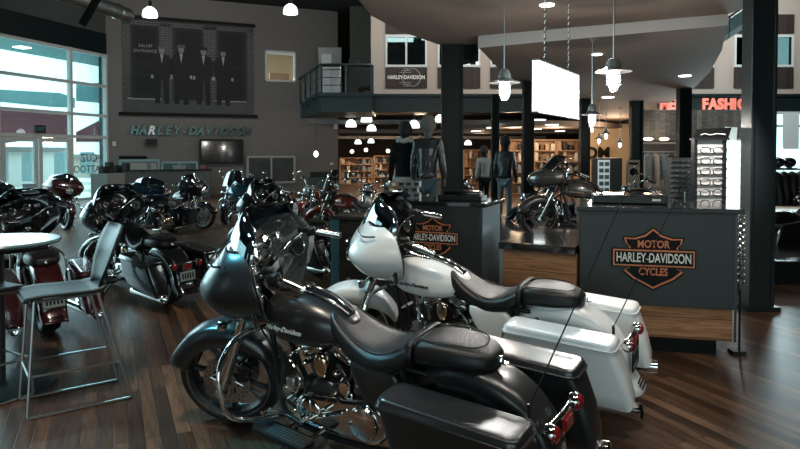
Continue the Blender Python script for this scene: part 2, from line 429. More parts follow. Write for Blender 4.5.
    def strap(b):
        for x in (.215,):
            rings = []
            for dx in (-.018, .018):
                rings.append([Vector((x+dx, y*.172, .69+(.818-.69)*q)) for y, q in ((-1.02, .1), (-1.04, .5), (-.96, .84), (-.74, 1.0), (-.35, 1.03), (0, 1.03), (.35, 1.03), (.74, 1.0), (.96, .84), (1.04, .5), (1.02, .1))])
            b.loft(rings, ring_closed=False)
    part('grab_strap', 'strap', strap, seatm, se, solid=.006)
    def seam(b):
        b.tube([(.19, -.10, .816), (.10, -.125, .823), (0, -.115, .822), (-.09, -.085, .812), (-.12, 0, .806), (-.09, .085, .812), (0, .115, .822), (.10, .125, .823), (.19, .10, .816)], .0035, 6, 4)
    part('seam', 'seam', seam, rubber, pp)
    parts('seam', 'seam2', [lambda b, s=s: b.tube([(.705, s*.10, .848), (.64, s*.12, .798), (.56, s*.14, .755), (.44, s*.158, .722), (.34, s*.16, .738), (.28, s*.15, .765)], .003, 6, 4) for s in (1, -1)], rubber, se)
    part('seat_bolt', 'sbolt', lambda b: b.lathe([(.016, 0), (.018, .006), (.01, .022), (0, .026)], (-.185, 0, .735), (-.4, 0, 1), 14).box((-.20, 0, .728), (.05, .03, .008)), chrome)
    # side covers
    for s in (1, -1):
        def sc(b, s=s):
            P = [(.60, .69), (.44, .655), (.27, .665), (.245, .55), (.26, .42), (.36, .36), (.46, .42), (.55, .56)]
            rings = []
            for k, off in ((.86, .0), (1, .012), (1, .030), (.93, .042), (.7, .050)):
                cx, cz = .40, .54
                rings.append([Vector((cx+(x-cx)*k, s*(.145+off), cz+(z-cz)*k)) for x, z in P])
            b.loft(rings)
        part('side_cover', 'scov%d' % s, sc, paint, sub=1, sharp=60)
    # rear fender
    def rfender(b):
        rings = []
        for i in range(25):
            ph = -48+i*(118+48)/24; a = R(ph); w = .118+.01*math.cos(a)
            ex = .47 if ph > 0 else .36; ez = .405
            if ph > 90: q_ = (ph-90)/28; px = -.47-.085*q_**1.3; pz = .32-q_*.12; nx, nz = -.93, .35
            else: px, pz = -ex*math.sin(a), .32+ez*math.cos(a); nx, nz = -math.sin(a), math.cos(a)
            dep = .15 if ph > -20 else .08
            P = Vector((px, 0, pz)); N = Vector((nx, 0, nz))
            rings.append([P-N*d+Vector((0, y*w, 0)) for y, d in ((-1, dep), (-1.0, .06), (-.96, .03), (-.8, .01), (-.5, .002), (0, 0), (.5, .002), (.8, .01), (.96, .03), (1.0, .06), (1, dep))])
        b.loft(rings, ring_closed=False)
    rf = part('rear_fender', 'rf', rfender, paint, solid=.004, sharp=60)
    parts('fender_vent', 'fv', [lambda b, z=z, x=x: b.box((x, 0, z), (.008, .13, .007), Matrix.Rotation(-.5, 3, 'Y')) for x, z in ((-.545, .222), (-.533, .240), (-.522, .258))], inkblack, rf)
    # saddlebags
    def bagz(x): return .055*(x+.1)
    if bags:
        for s in (1, -1):
            def bg(b, s=s):
                rings = []
                for z, x0, x1, y0, y1, r in ((.235, -.51, .02, .285, .395, .03), (.245, -.54, .05, .272, .412, .04), (.33, -.54, .15, .262, .435, .045), (.45, -.51, .19, .258, .455, .05), (.597, -.455, .22, .255, .468, .05)):
                    rings.append([Vector((x, s*y, z+bagz(x))) for x, y in rrect(x0, x1, y0, y1, r)])
                b.loft(rings)
            bb = part('saddlebag', 'bag%d' % s, bg, bag, sharp=50)
            def ld(b, s=s):
                rings = []
                for z, i in ((.600, .0), (.602, -.008), (.612, -.009), (.618, -.001), (.634, .001), (.646, .008), (.652, .022), (.655, .06)):
                    rings.append([Vector((x, s*y, z+bagz(x)-(.012 if x < -.3 else 0)*(i+.005)/.05)) for x, y in rrect(-.455+i, .225-i, .252+i*.8, .470-i*.8, max(.012, .05-i*.3))])
                b.loft(rings)
            part('saddlebag_lid', 'lid%d' % s, ld, bag, bb, sharp=50)
            part('bag_rail', 'brail%d' % s, lambda b, s=s: b.tube([(.24, s*.245, .33), (.30, s*.25, .40), (.28, s*.25, .55), (.10, s*.24, .57)], .010, 8, 4), bright)
    # engine
    def case(b):
        b.box((.80, 0, .36), (.34, .20, .22)); b.box((.50, 0, .36), (.30, .20, .20)); b.cyl((.80, -.13, .38), (.80, .13, .38), .12, n=28)
        b.cyl((.96, 0, .28), (.96, 0, .44), .04, n=16)
    eng = part('engine_case', 'case', case, darkmetal, bevel=.02)
    for k, sg in (('front', 1), ('rear', -1)):
        def cylr(b, sg=sg):
            a = R(22.5)*sg; d = Vector((math.sin(a), 0, math.cos(a))); o = Vector((.80, 0, .38))
            prof = []
            for i in range(11):
                h = .09+i*.0135; prof += [(.066, h), (.092, h+.001), (.092, h+.0055), (.066, h+.0065)]
            b.lathe(prof, o, d, 28)
        cc = part('cylinder', 'cyl'+k, cylr, darkmetal, sharp=20)
        def finedge(b, sg=sg):
            a = R(22.5)*sg; d = Vector((math.sin(a), 0, math.cos(a))); o = Vector((.80, 0, .38))
            for i in range(11):
                h = .09+i*.0135; b.lathe([(.0915, h+.0015), (.0935, h+.0015), (.0935, h+.005), (.0915, h+.005)], o, d, 28, closed=True)
        part('polished_fin_edges', 'fin'+k, finedge, alloy, cc)
        def head(b, sg=sg):
            a = R(22.5)*sg; d = Vector((math.sin(a), 0, math.cos(a))); o = Vector((.80, 0, .38)); rot = Matrix.Rotation(a, 3, 'Y')
            b.box(o+d*.262, (.15, .17, .045), rot); b.box(o+d*.305, (.135, .19, .05), rot)
        part('rocker_cover', 'head'+k, head, bright, cc, bevel=.016)
    def primary(b):
        pts = []
        for i in range(16):
            a = R(90+180*i/15); pts.append((.46+.115*math.cos(a), .36+.115*math.sin(a)))
        for i in range(16):
            a = R(-90+180*i/15); pts.append((.86+.085*math.cos(a), .345+.085*math.sin(a)))
        for k in (0,):
            rings = []
            for sc_, y in ((1, .11), (1, .175), (.97, .19), (.9, .198), (.7, .2)):
                cx, cz = .64, .355
                rings.append([Vector((cx+(x-cx)*(1-(1-sc_)*.45), y, cz+(z-cz)*sc_)) for x, z in pts])
            b.loft(rings)
    pc = part('primary_cover', 'prim', primary, cover, sharp=45)
    def derby(b):
        b.lathe([(.088, 0), (.090, .008), (.084, .018), (.06, .024), (0, .026)], (.48, .198, .362), (0, 1, 0), 36)
    dc = part('clutch_cover', 'derby', derby, bright, pc)
    part('primary_dome', 'pdome', lambda b: b.lathe([(.068, 0), (.068, .008), (.06, .014), (0, .016)], (.835, .196, .35), (0, 1, 0), 30), bright, pc)
    if detail > 1: parts('cover_bolt', 'dbolt', [lambda b, i=i: b.cyl((.48+.078*math.cos(i*PI/3), .21, .362+.078*math.sin(i*PI/3)), (.48+.078*math.cos(i*PI/3), .226, .362+.078*math.sin(i*PI/3)), .007, n=8) for i in range(6)]+[lambda b, a=a: b.cyl((.64+.20*math.cos(a), .185, .355+.085*math.sin(a)), (.64+.20*math.cos(a), .2, .355+.085*math.sin(a)), .007, n=8) for a in (1.2, 1.6, 2.0, -1.2, -1.6, -2.0)], bright, dc)
    part('gearbox_cover', 'gbox', lambda b: b.box((.40, -.10, .42), (.20, .12, .16)).cyl((.42, .10, .50), (.42, .155, .50), .06, n=20).box((.52, .10, .50), (.12, .10, .07)), alloy, bevel=.02)
    # horn cover (left) and air cleaner (right)
    def horn(b):
        rings = []
        for k, y in ((.92, .10), (1, .112), (1, .128), (.85, .142), (.5, .15)):
            rings.append([Vector((.80+x*k, y, .585+z*k)) for x, z in ((0, -.085), (.03, -.075), (.045, -.03), (.05, .02), (.035, .055), (0, .065), (-.035, .055), (-.05, .02), (-.045, -.03), (-.03, -.075))])
        b.loft(rings)
    part('horn_cover', 'horn', horn, bronze if bright is chrome else bright, sub=1, sharp=180)
    part('air_cleaner', 'airc', lambda b: b.lathe([(.10, 0), (.105, .02), (.105, .055), (.09, .075), (0, .08)], (.80, -.12, .56), (0, -1, 0), 32), bright)
    parts('pushrod_tube', 'push', [lambda b, x=x, dx=dx: b.cyl((.80+(x-.80)*.35+dx, -.115, .44), (x+dx*2, -.10, .63), .011, n=10) for x in (.90, .70) for dx in (-.014, .014)], bright)
    # exhaust
    parts('exhaust_header', 'exh', [lambda b: b.tube([(.98, -.11, .62), (1.04, -.15, .50), (1.0, -.18, .30), (.8, -.19, .20), (.4, -.22, .19)], .024, 10, 5), lambda b: b.tube([(.66, -.11, .60), (.60, -.17, .45), (.62, -.19, .30), (.5, -.20, .22)], .024, 10, 5)], bright)
    for s in (1, -1):
        def muf(b, s=s):
            a = Vector((.42, s*.25, .165)); e = Vector((-.59, s*.355, .215)); d = (e-a)
            b.cyl(a, a+d*.1, .025, .045, n=24); b.cyl(a+d*.1, a+d*.86, .045, n=24)
            b.lathe([(.046, 0), (.049, .02), (.049, .135), (.043, .14), (.038, .135), (.036, .05), (0, .05)], a+d*.86, d, 24)
        part('muffler', 'muf%d' % s, muf, bright)
    # crash bar
    def crash(b):
        b.tube([(1.230, 0, .70), (1.245, .10, .715), (1.310, .24, .685), (1.305, .36, .60), (1.290, .405, .50), (1.270, .40, .36), (1.250, .36, .285), (1.210, .26, .24), (1.120, .10, .215), (1.110, 0, .21), (1.120, -.10, .215), (1.210, -.26, .24), (1.250, -.36, .285), (1.270, -.40, .36), (1.290, -.405, .50), (1.305, -.36, .60), (1.310, -.24, .685), (1.245, -.10, .715)],   .0145, 10, 4, closed=True)
    part('engine_guard', 'crash', crash, bright)
    for s in (1, -1):
        def fb(b, s=s):
            b.loft([[Vector((x, s*(.305+y), .235+(x-.9)*.10+dz)) for x, y in rrect(.76, 1.12, -.06, .06, .03)] for dz in (-.012, .012)])
        bo = part('floorboard', 'fb%d' % s, fb, blacksatin, sharp=50)
        if detail > 1: parts('board_strip', 'fbs%d' % s, [lambda b, s=s, y=y: b.box((.90, s*(.305+y), .249), (.26, .006, .005), Matrix.Rotation(-.1, 3, 'Y')) for y in (-.036, -.018, 0, .018, .036)], steel, bo)
        parts('board_mount', 'fbm%d' % s, [lambda b, s=s, x=x: b.cyl((x, s*.12, .22), (x, s*.30, .225), .013, n=8) for x in (.8, 1.0)], bright, bo)
    def shifter(b):
        b.tube([(.86, .24, .30), (.96, .25, .33), (1.08, .27, .33)], .007, 8, 3); b.cyl((1.08, .25, .33), (1.08, .31, .33), .012, n=10)
        b.tube([(.86, .24, .30), (.76, .25, .36)], .007, 8); b.cyl((.76, .24, .36), (.76, .30, .365), .012, n=10); b.tube([(.84, .225, .31), (.60, .22, .40)], .006, 8)
        b.cyl((.86, .14, .30), (.86, .25, .30), .012, n=10)
    part('gear_lever', 'shift', shifter, bright)
    part('side_stand', 'stand', lambda b: b.tube([(.98, .15, .20), (1.04, .24, .10), (1.06, .30, .028+.0)], .011, 8, 3).box((1.07, .305, .022), (.07, .05, .008)), blacksatin)
    # cables and hoses
    cl = [([(1.24, .10, 1.02), (1.30, .16, .92), (1.26, .14, .78), (1.18, .10, .60), (1.10, .16, .42)], .006), ([(1.26, -.10, 1.02), (1.30, -.16, .92), (1.24, -.14, .74), (1.0, -.13, .55)], .006)]
    if detail > 1: cl += [([(1.12, .10, .62), (1.06, .14, .52), (1.08, .15, .38), (.98, .14, .30)], .009), ([(.56, .13, .66), (.60, .15, .54), (.70, .14, .50), (.72, .15, .44)], .008), ([(1.22, .12, 1.0), (1.16, .20, .98), (1.12, .16, .90), (1.16, .10, .80)], .005)]
    parts('cable', 'cab', [lambda b, p=p, r=r: b.tube(p, r, 6, 5) for p, r in cl], rubber)
    def radiator(b):
        b.box((1.185, 0, .44), (.035, .18, .22), Matrix.Rotation(-.28, 3, 'Y'))
    part('oil_cooler', 'cooler', radiator, blacksatin, bevel=.008)
    hw = []
    random.seed(3)
    for i in range(30 if detail > 1 else 6):
        x = random.uniform(.45, 1.05); z = random.uniform(.26, .64); y = .135+random.uniform(-.01, .05); r = random.uniform(.007, .016)
        if abs(x-.8) < .07 and z > .48: continue
        hw.append(lambda b, x=x, y=y, z=z, r=r: b.cyl((x, y-.05, z), (x, y+.005, z), r, n=8).cyl((x, y+.005, z), (x, y+.012, z), r*.6, n=8))
    parts('engine_bolt', 'hardw', hw, bright)
    parts('oil_line', 'oill', [lambda b: b.tube([(1.0, .15, .58), (.92, .17, .50), (.95, .17, .42), (1.02, .16, .36)], .008, 8, 4), lambda b: b.tube([(.66, .16, .62), (.58, .17, .52), (.62, .17, .44)], .007, 8, 4)], bright)
    part('oil_filter', 'oilf', lambda b: b.cyl((1.0, .02, .33), (1.10, .02, .30), .038, n=20), chrome)
    part('ignition_cover', 'ignc', lambda b: b.cyl((.62, .10, .50), (.62, .17, .50), .034, n=18), bright)
    part('front_engine_mount', 'fem', lambda b: b.box((1.0, .14, .45), (.06, .05, .07)), steel, bevel=.01)
    # handlebar (steered)
    zo = .10 if tall else 0
    def bar(b):
        for s in (1, -1):
            b.tube([(1.235, 0, 1.045), (1.235, s*.12, 1.05), (1.20, s*.22, 1.09+zo*.8), (1.12, s*.29, 1.135+zo), (1.05, s*.33, 1.12+zo), (.97, s*.352, 1.095+zo)], .0125, 10, 4)
        b.box((1.235, 0, 1.035), (.035, .14, .05))
    hb = part('handlebar', 'bar%g' % zo, bar, bright, None, True)
    for s in (1, -1):
        def grip(b, s=s):
            a = Vector((1.04, s*.333, 1.118+zo)); e = Vector((.92, s*.365, 1.075+zo)); b.cyl(a, e, .021, n=16); b.cyl(e, e+(e-a)*.12, .021, .017, n=16)
            for t in (.15, .5, .85): b.cyl(a.lerp(e, t), a.lerp(e, t+.04), .0225, n=16)
        part('hand_grip', 'grip%d%g' % (s, zo), grip, bright, hb, True)
        def ctl(b, s=s):
            b.box((1.085, s*.322, 1.128+zo), (.06, .055, .05), Matrix.Rotation(R(-20*s), 3, 'Z')); b.box((1.12, s*.295, 1.155+zo), (.07, .045, .04))
        part('switch_housing', 'ctl%d%g' % (s, zo), ctl, blacksatin, hb, True, bevel=.008)
        part('lever', 'lev%d%g' % (s, zo), lambda b, s=s: b.tube([(1.12, s*.33, 1.13+zo), (1.10, s*.39, 1.12+zo), (1.00, s*.425, 1.085+zo), (.93, s*.43, 1.065+zo)], [.010, .008, .007, .009], 8, 4), bright, hb, True)
    if fairing == 'batwing':
        secs = [(0.755, 0.120, 1.345, 1.185), (0.800, 0.205, 1.405, 1.175), (0.850, 0.290, 1.455, 1.160), (0.900, 0.360, 1.500, 1.145), (0.950, 0.410, 1.535, 1.130), (1.000, 0.442, 1.560, 1.120), (1.050, 0.455, 1.567, 1.115), (1.100, 0.450, 1.550, 1.125), (1.150, 0.430, 1.510, 1.140), (1.195, 0.400, 1.460, 1.155), (1.235, 0.360, 1.425, 1.175), (1.265, 0.300, 1.400, 1.195)]
        NU = 29
        def sec_pt(z, w, xf, xr, u, k=1.0):
            y = w*math.sin(u*PI/2)*k; t = abs(u)
            x = xf-(xf-xr)*(1-(1-t**2.6)**.72)
            x -= (1-k)*.10
            bump = .030*math.exp(-((y/.10)**2)-((z-.985)/.075)**2)
            wing = .018*math.exp(-((abs(y)-.30)/.07)**2-((z-1.07)/.06)**2)
            return Vector((x+bump+wing, y, z))
        def shell(b):
            b.loft([[sec_pt(z, w, xf, xr, -1+2*i/(NU-1)) for i in range(NU)] for z, w, xf, xr in secs], ring_closed=False)
        fa = part('fairing', 'batw', shell, paint, None, True, solid=.006, sub=1, sharp=180)
        def dash(b):
            b.loft([[Vector((xr+.15*(1-abs(-1+2*i/16)**2.4), w*.985*(-1+2*i/16), z)) for i in range(17)] for z, w, xf, xr in secs], ring_closed=False)
            # top closing strip
            z, w, xf, xr = secs[-1]
            b.loft([[Vector((xr+.15*(1-abs(-1+2*i/16)**2.4), w*.985*(-1+2*i/16), z)) for i in range(17)], [sec_pt(z, w, xf, xr, -1+2*i/16, .98) for i in range(17)]], ring_closed=False)
        da = part('inner_fairing', 'dash', dash, dashm or blackgloss, None, True, solid=.005, sharp=50)
        gl = ((-.085, 1.165, .045), (.085, 1.165, .045), (-.20, 1.15, .030), (.20, 1.15, .030))
        def gx(y): return 1.165+.14*(1-abs(y/.40)**2.4)
        bz = parts('gauge_bezel', 'gauz', [lambda b, y=y, z=z, r=r: b.lathe([(r*.80, .028), (r*.84, .036), (r, .034), (r*1.04, .0), (r*1.04, -.03)], (gx(y), y, z), (-1, 0, .35), 26) for y, z, r in gl], bright, da, True)
        parts('gauge_face', 'gauf', [lambda b, y=y, z=z, r=r: b.cyl(Vector((gx(y), y, z)), Vector((gx(y), y, z))+Vector((-1, 0, .35)).normalized()*.027, r*.82, n=24) for y, z, r in gl], gaugeface, da, True)
        for s in (1, -1):
            part('speaker_ring', 'spr%d' % s, lambda b, s=s: b.lathe([(.050, .010), (.054, .016), (.062, .012), (.064, 0)], (1.19, s*.325, 1.035), (-1, -s*.35, .15), 30), bright, da, True)
            def spk(b, s=s):
                d = Vector((-1, -s*.35, .15)).normalized(); c = Vector((1.19, s*.325, 1.035))
                b.lathe([(.052, .002), (.052, .008), (.046, .008), (.044, .012), (.040, .008), (.033, .008), (.031, .012), (.027, .008), (.018, .008), (.015, .014), (0, .014)], c, d, 26)
            part('speaker_grille', 'spk%d' % s, spk, blacksatin, da, True)
        part('radio_screen', 'radio', lambda b: b.box((1.27, 0, 1.055), (.03, .17, .10), Matrix.Rotation(-.2, 3, 'Y')), blackgloss, da, True, bevel=.006)
        # windscreen
        def scr(b):
            rows = []
            for j in range(11):
                t = j/10; z = 1.20+.215*(1-(1-t)**1.25); w = .385*(1-.08*t)*math.sqrt(max(.02, 1-max(0, (t-.15)/.87)**2.6)); xc = 1.465-.150*t
                rows.append([Vector((xc-.27*(abs(-1+2*i/16)**2.1)*(w/.40), w*(-1+2*i/16), z-.05*(t**2)*abs(-1+2*i/16)**3-.05*(1-t)*abs(-1+2*i/16)**2)) for i in range(17)])
            b.loft(rows, ring_closed=False)
        part('windscreen', 'scr', scr, screen or smoked, None, True, solid=.004, sharp=180)
        def hl(b): b.lathe([(.088, -.04), (.092, .0), (.088, .018), (.080, .020)], (1.59, 0, .985), (1, 0, .05), 32)
        part('headlight_bezel', 'hlb', hl, bright, None, True)
        part('headlight', 'hl', lambda b: b.lathe([(.082, -.02), (.080, .010), (.06, .022), (.03, .03), (0, .033)], (1.59, 0, .985), (1, 0, .05), 32), lamplens, None, True)
        def vent(b):
            b.prism([(-.055, 0), (.0, .018), (.055, .006), (.04, -.012), (-.04, -.014)], basis((1.40, .452, 1.03), (-1, .2, .25), (-.25, 0, 1)), .006)
        def trimline(b):
            b.tube([sec_pt(1.215, .38, 1.462, 1.305, u)+Vector((.006, u*.004, .01)) for u in (-1, -.85, -.7, -.5, -.3, -.1, .1, .3, .5, .7, .85, 1)], .006, 6)
        part('fairing_trim', 'ftrim', trimline, blackgloss, None, True)
        for s in (1, -1):
            def mirror(b, s=s):
                b.sphere((1.20, s*.40, .93), (.012, .045, .068), 20, 10, Matrix.Rotation(R(35*s), 3, 'Z'))
            mi = part('lower_mirror', 'mir%d' % s, mirror, blackgloss, None, True)
            part('mirror_glass', 'mirg%d' % s, lambda b, s=s: b.sphere((1.193, s*.396, .93), (.009, .036, .058), 20, 10, Matrix.Rotation(R(35*s), 3, 'Z')), chrome, mi, True)
        parts('turn_signal', 'fsig', [lambda b, s=s: b.cyl((1.44, s*.10, .80), (1.47, s*.22, .80), .010, n=8).lathe([(.0, -.03), (.030, -.01), (.032, .01), (.030, .02)], (1.48, s*.235, .80), (1, 0, 0), 20) for s in (1, -1)], bright, None, True)
    elif fairing == 'shark':
        def sh(b):
            rings = []
            tab = [(1.80, .14, 1.00, .93), (1.77, .22, 1.05, .87), (1.70, .30, 1.10, .83), (1.58, .37, 1.15, .82), (1.42, .41, 1.17, .83), (1.28, .42, 1.16, .86), (1.17, .40, 1.13, .90), (1.14, .37, 1.10, .93)]
            for x, w, z1, z0 in tab:
                r = []
                for k in range(24):
                    a = 2*PI*k/24; c, s_ = math.cos(a), math.sin(a)
                    r.append(Vector((x, w*abs(c)**.6*(1 if c > 0 else -1), (z0+z1)/2+(z1-z0)/2*abs(s_)**.7*(1 if s_ > 0 else -1))))
                rings.append(r)
            b.loft(rings)
        fa = part('fairing', 'shark', sh, paint, sub=1, sharp=180)
        parts('headlight', 'shl', [lambda b, s=s: b.sphere((1.775, s*.10, .965), (.03, .075, .035)) for s in (1, -1)], lamplens, fa)
        def scr(b):
            b.loft([[Vector((1.60-.22*t-.20*abs(u)**2, .34*u*(1-.35*t**2), 1.12+.24*t-.04*abs(u)**2)) for u in [-1+2*i/14 for i in range(15)]] for t in [j/7 for j in range(8)]], ring_closed=False)
        part('windscreen', 'sscr', scr, smoked, solid=.004, sharp=180)
        part('fairing_bracket', 'sbr', lambda b: b.box((1.35, 0, .84), (.3, .2, .06)), blacksatin)
        for s in (1, -1):
            part('mirror', 'smir%d' % s, lambda b, s=s: b.sphere((1.16, s*.47, 1.27), (.015, .055, .035)).cyl((1.12, s*.38, 1.13), (1.16, s*.46, 1.26), .006, n=6), chrome, hb)
    else:
        hd = part('headlight_shell', 'nhl', lambda b: b.lathe([(.02, -.13), (.07, -.10), (.092, -.03), (.095, 0), (.085, .01)], (1.55, 0, .93), (1, 0, -.05), 28), bright, None, True)
        part('headlight', 'nhl2', lambda b: b.lathe([(.086, 0), (.07, .018), (.03, .028), (0, .03)], (1.55, 0, .93), (1, 0, -.05), 28), lamplens, hd, True)
        if fairing == 'windshield':
            part('windscreen', 'nscr', lambda b: b.loft([[Vector((1.50-.20*t-.10*abs(u)**2, .27*u*(1-.3*t**3), .98+.48*t)) for u in [-1+2*i/12 for i in range(13)]] for t in [j/8 for j in range(9)]], ring_closed=False), smoked, None, True, solid=.004, sharp=180)
        for s in (1, -1):
            part('mirror', 'nmir%d%g' % (s, zo), lambda b, s=s: b.sphere((1.13, s*.44, 1.27+zo), (.012, .055, .038)).tube([(1.10, s*.37, 1.12+zo), (1.13, s*.42, 1.20+zo), (1.13, s*.44, 1.26+zo)], .006, 6, 3), bright, hb, True)
        parts('passing_lamp', 'plamp', [lambda b, s=s: b.lathe([(0, -.06), (.05, -.03), (.056, 0), (.045, .01), (0, .014)], (1.50, s*.20, .83), (1, 0, 0), 20).cyl((1.38, s*.08, .82), (1.46, s*.2, .83), .012, n=8) for s in (1, -1)], bright, None, True)
    # rear lights
    def rbar(b):
        b.tube([(-.46, -.17, .545), (-.48, 0, .555), (-.46, .17, .545)], .010, 8, 4)
    rb = part('signal_bar', 'rbar', rbar, bright, bevel=.004)
    parts('signal_housing', 'shou', [lambda b, s=s: b.lathe([(.012, .045), (.036, .03), (.044, 0), (.040, -.012)], (-.485, s*.165, .53), (1, 0, .1), 20) for s in (1, -1)]+[lambda b: b.box((-.48, 0, .51), (.03, .13, .08))], bright, rb)
    parts('red_lens', 'rlens', [lambda b, s=s: b.lathe([(.039, 0), (.034, .014), (.015, .024), (0, .026)], (-.495, s*.165, .53), (-1, 0, -.1), 20) for s in (1, -1)]+[lambda b: b.box((-.50, 0, .512), (.02, .09, .05))], redlens, rb)
    if plate:
        pl = part('number_plate', 'plate', lambda b: b.box((-.492, 0, .40), (.008, .19, .11)), mat('plate_grey', (.35, .38, .38), .4, .3), bevel=.003)
        part('plate_frame', 'platef', lambda b: b.tube([(-.495, -.098, .34), (-.495, .098, .34), (-.495, .098, .46), (-.495, -.098, .46)], .005, 6, closed=True), blacksatin, pl)
        parts('plate_digit', 'platel', [lambda b, i=i: b.b2(-.499, -.495, -.075+i*.032, -.056+i*.032, .37, .435) for i in range(5)], blacksatin, pl)
    if antenna:
        ay, az, dx = antenna
        an = part('antenna', 'ant%g' % ay, lambda b: b.cyl((-.40, ay, .60), (-.40, ay, .66), .009, n=10).tube([(-.40, ay, .65), (-.40+dx*.5, ay, .64+az*.5), (-.40+dx, ay, .64+az)], [.0035, .0028, .0022], 6, 3), blacksatin)
        part('antenna_tip', 'antt%g' % ay, lambda b: b.sphere((-.40+dx, ay, .64+az), .0055, 10, 6), steel, an)
    return root
# ---------------------------------------------------------------- room shell
floorm = plank_mat('dark_plank_floor', (.050, .026, .015), (.105, .056, .032), (.20, .110, .064), ang=R(-114.4), L=1.35, W=.088, rough=.34)
woodclad = plank_mat('knotty_wood_cladding', (.24, .105, .045), (.34, .16, .07), (.46, .23, .11), L=2.6, W=.16, rough=.5, grain=.8, axes=(PI/2, 0, 0))
slats = plank_mat('dark_wood_slats', (.020, .014, .012), (.032, .022, .018), (.045, .032, .026), L=.055, W=30, rough=.6, grain=.5, axes=(PI/2, 0, 0))
barnwood = plank_mat('grey_weathered_boards', (.07, .068, .062), (.11, .105, .095), (.16, .15, .135), L=.16, W=30, rough=.75, grain=.9, axes=(PI/2, 0, 0))
wallgrey = mat('grey_plaster', (.175, .165, .158), .85, noise=.06, nscale=2)
wallbeige = mat('beige_plaster', (.36, .31, .27), .85, noise=.05, nscale=2)
walldark = mat('dark_plaster', (.055, .065, .063), .85)
tealsteel = mat('dark_teal_steel', (.007, .016, .017), .38, .2, noise=.15, nscale=3)
colsteel = mat('grey_column_paint', (.030, .038, .039), .3, .3, noise=.12, nscale=4, bump=.1, bscale=40)
soffitm = mat('taupe_soffit', (.165, .128, .108), .75)
fascia = mat('soffit_fascia', (.42, .41, .40), .5)
ceilm = mat('dark_ceiling', (.018, .022, .022), .8)
framewhite = mat('window_frame_paint', (.50, .54, .54), .4)
paper = mat('paper_white', (.62, .62, .6), .7)
countergrey = mat('charcoal_counter', (.014, .016, .016), .45, noise=.15, nscale=5)
slabm = mat('polished_black_slab', (.012, .012, .013), .12, coat=.6)
lampw = mat('lamp_glow', (1, 1, 1), .5, emit=(.93, 1, .98), es=6)
lampwarm = mat('lamp_glow_warm', (1, .9, .75), .5, emit=(1, .72, .45), es=5)
signglow = mat('backlit_sign_face', (.9, .95, .95), .4, emit=(.82, 1.0, .97), es=5)
galv = mat('galvanised_shade', (.33, .35, .35), .4, .8)
lampdome = mat('lit_white_dome', (.8, .85, .84), .4, emit=(.9, 1, .97), es=2.4)
cardtan = mat('cardboard_tan', (.30, .18, .10), .7)
# floor
def xY_(u, Y): return atY(u, 152, Y).x
# left window wall
WB = atY(107, 152, 24.0); WA = atY(0, 152, 24.0*.817)
dl = (Vector((WA.x, WA.y, 0))-Vector((WB.x, WB.y, 0))); dl.z = 0; dl.normalize()   # toward the camera along the left wall
nl = Vector((-dl.y, dl.x, 0));  nl = nl if nl.x > 0 else -nl                       # inward normal
corner = Vector((WB.x, WB.y, 0))
ML = Matrix((dl, Vector((0, 0, 1)), nl)).transposed().to_4x4(); ML.translation = corner   # local x along wall, y up, z inward
CEIL = 7.7; WTOP = 5.35; WL = 19.0
def lbox(b, x0, x1, y0, y1, z0, z1):
    b.v += []; o = len(b.v); P = [ML @ Vector((x, y, z)) for x in (x0, x1) for y in (y0, y1) for z in (z0, z1)]
    return b.add(P, [(0, 1, 3, 2), (4, 6, 7, 5), (0, 4, 5, 1), (2, 3, 7, 6), (0, 2, 6, 4), (1, 5, 7, 3)])
b = MB(); lbox(b, -.6, 32, WTOP+.75, CEIL, -.3, 0); lbox(b, WL, 32, 0, WTOP+.75, -.3, 0); lbox(b, -.6, .04, 0, WTOP+.75, -.3, 0)
struct(b.build('wall_left', walldark))
b = MB(); lbox(b, .04, WL, WTOP, WTOP+.75, -.3, .06); struct(b.build('trim_1', tealsteel))
win = empty('window_1', (0, 0, 0)); struct(win)
vx = [0, 1.72, 4.62, 7.5, 10.4, 13.3, 16.2, WL]; hz = [0.02, 2.25, 3.05, 4.15, WTOP-.06]
for i, x in enumerate(vx):
    b = MB(); lbox(b, x-.05, x+.05, 0, WTOP, -.12, .04); b.build('window_mullion', framewhite, win)
for z in hz:
    b = MB(); lbox(b, .05, WL, z-.05, z+.05, -.10, .03); b.build('window_rail', framewhite, win)
b = MB(); lbox(b, .05, WL, .05, WTOP, -.05, -.035); b.build('window_glazing', winglass, win)
# glass doors in the window wall: door leaves
for k, (x0, x1) in enumerate(((1.80, 3.14), (3.20, 4.54), (4.70, 6.0))):
    d = empty('door_%d' % (k+1), (0, 0, 0)); struct(d)
    for nm, q in (('door_stile', (x0, x0+.13, 0, 2.17)), ('door_stile', (x1-.13, x1, 0, 2.17)), ('door_rail', (x0+.13, x1-.13, 2.04, 2.17)), ('door_rail', (x0+.13, x1-.13, 0, .26))):
        bb = MB(); lbox(bb, q[0], q[1], q[2], q[3], -.03, .05); bb.build(nm, tealsteel if k < 0 else framewhite, d)
    bb = MB(); lbox(bb, x0+.2, x0+.23, .8, 1.4, .07, .1); bb.build('door_handle', steel, d)
# exit sign above the doors
e = empty('exit_sign', ML @ Vector((3.17, 2.45, .1))); tag(e, 'small dark exit sign above the glass entrance doors', 'sign')
Me = ML.copy(); Me.translation = (0, 0, 0)
MB().box((0, 0, 0), (.42, .26, .08)).build('sign_box', blacksatin, e, M=Me)
text('sign_lettering', 'EXIT', .17, Me @ basis((0, 0, .042), (-1, 0, 0), (0, 1, 0)) , mat('exit_letters', (.10, .3, .3), .5), e)
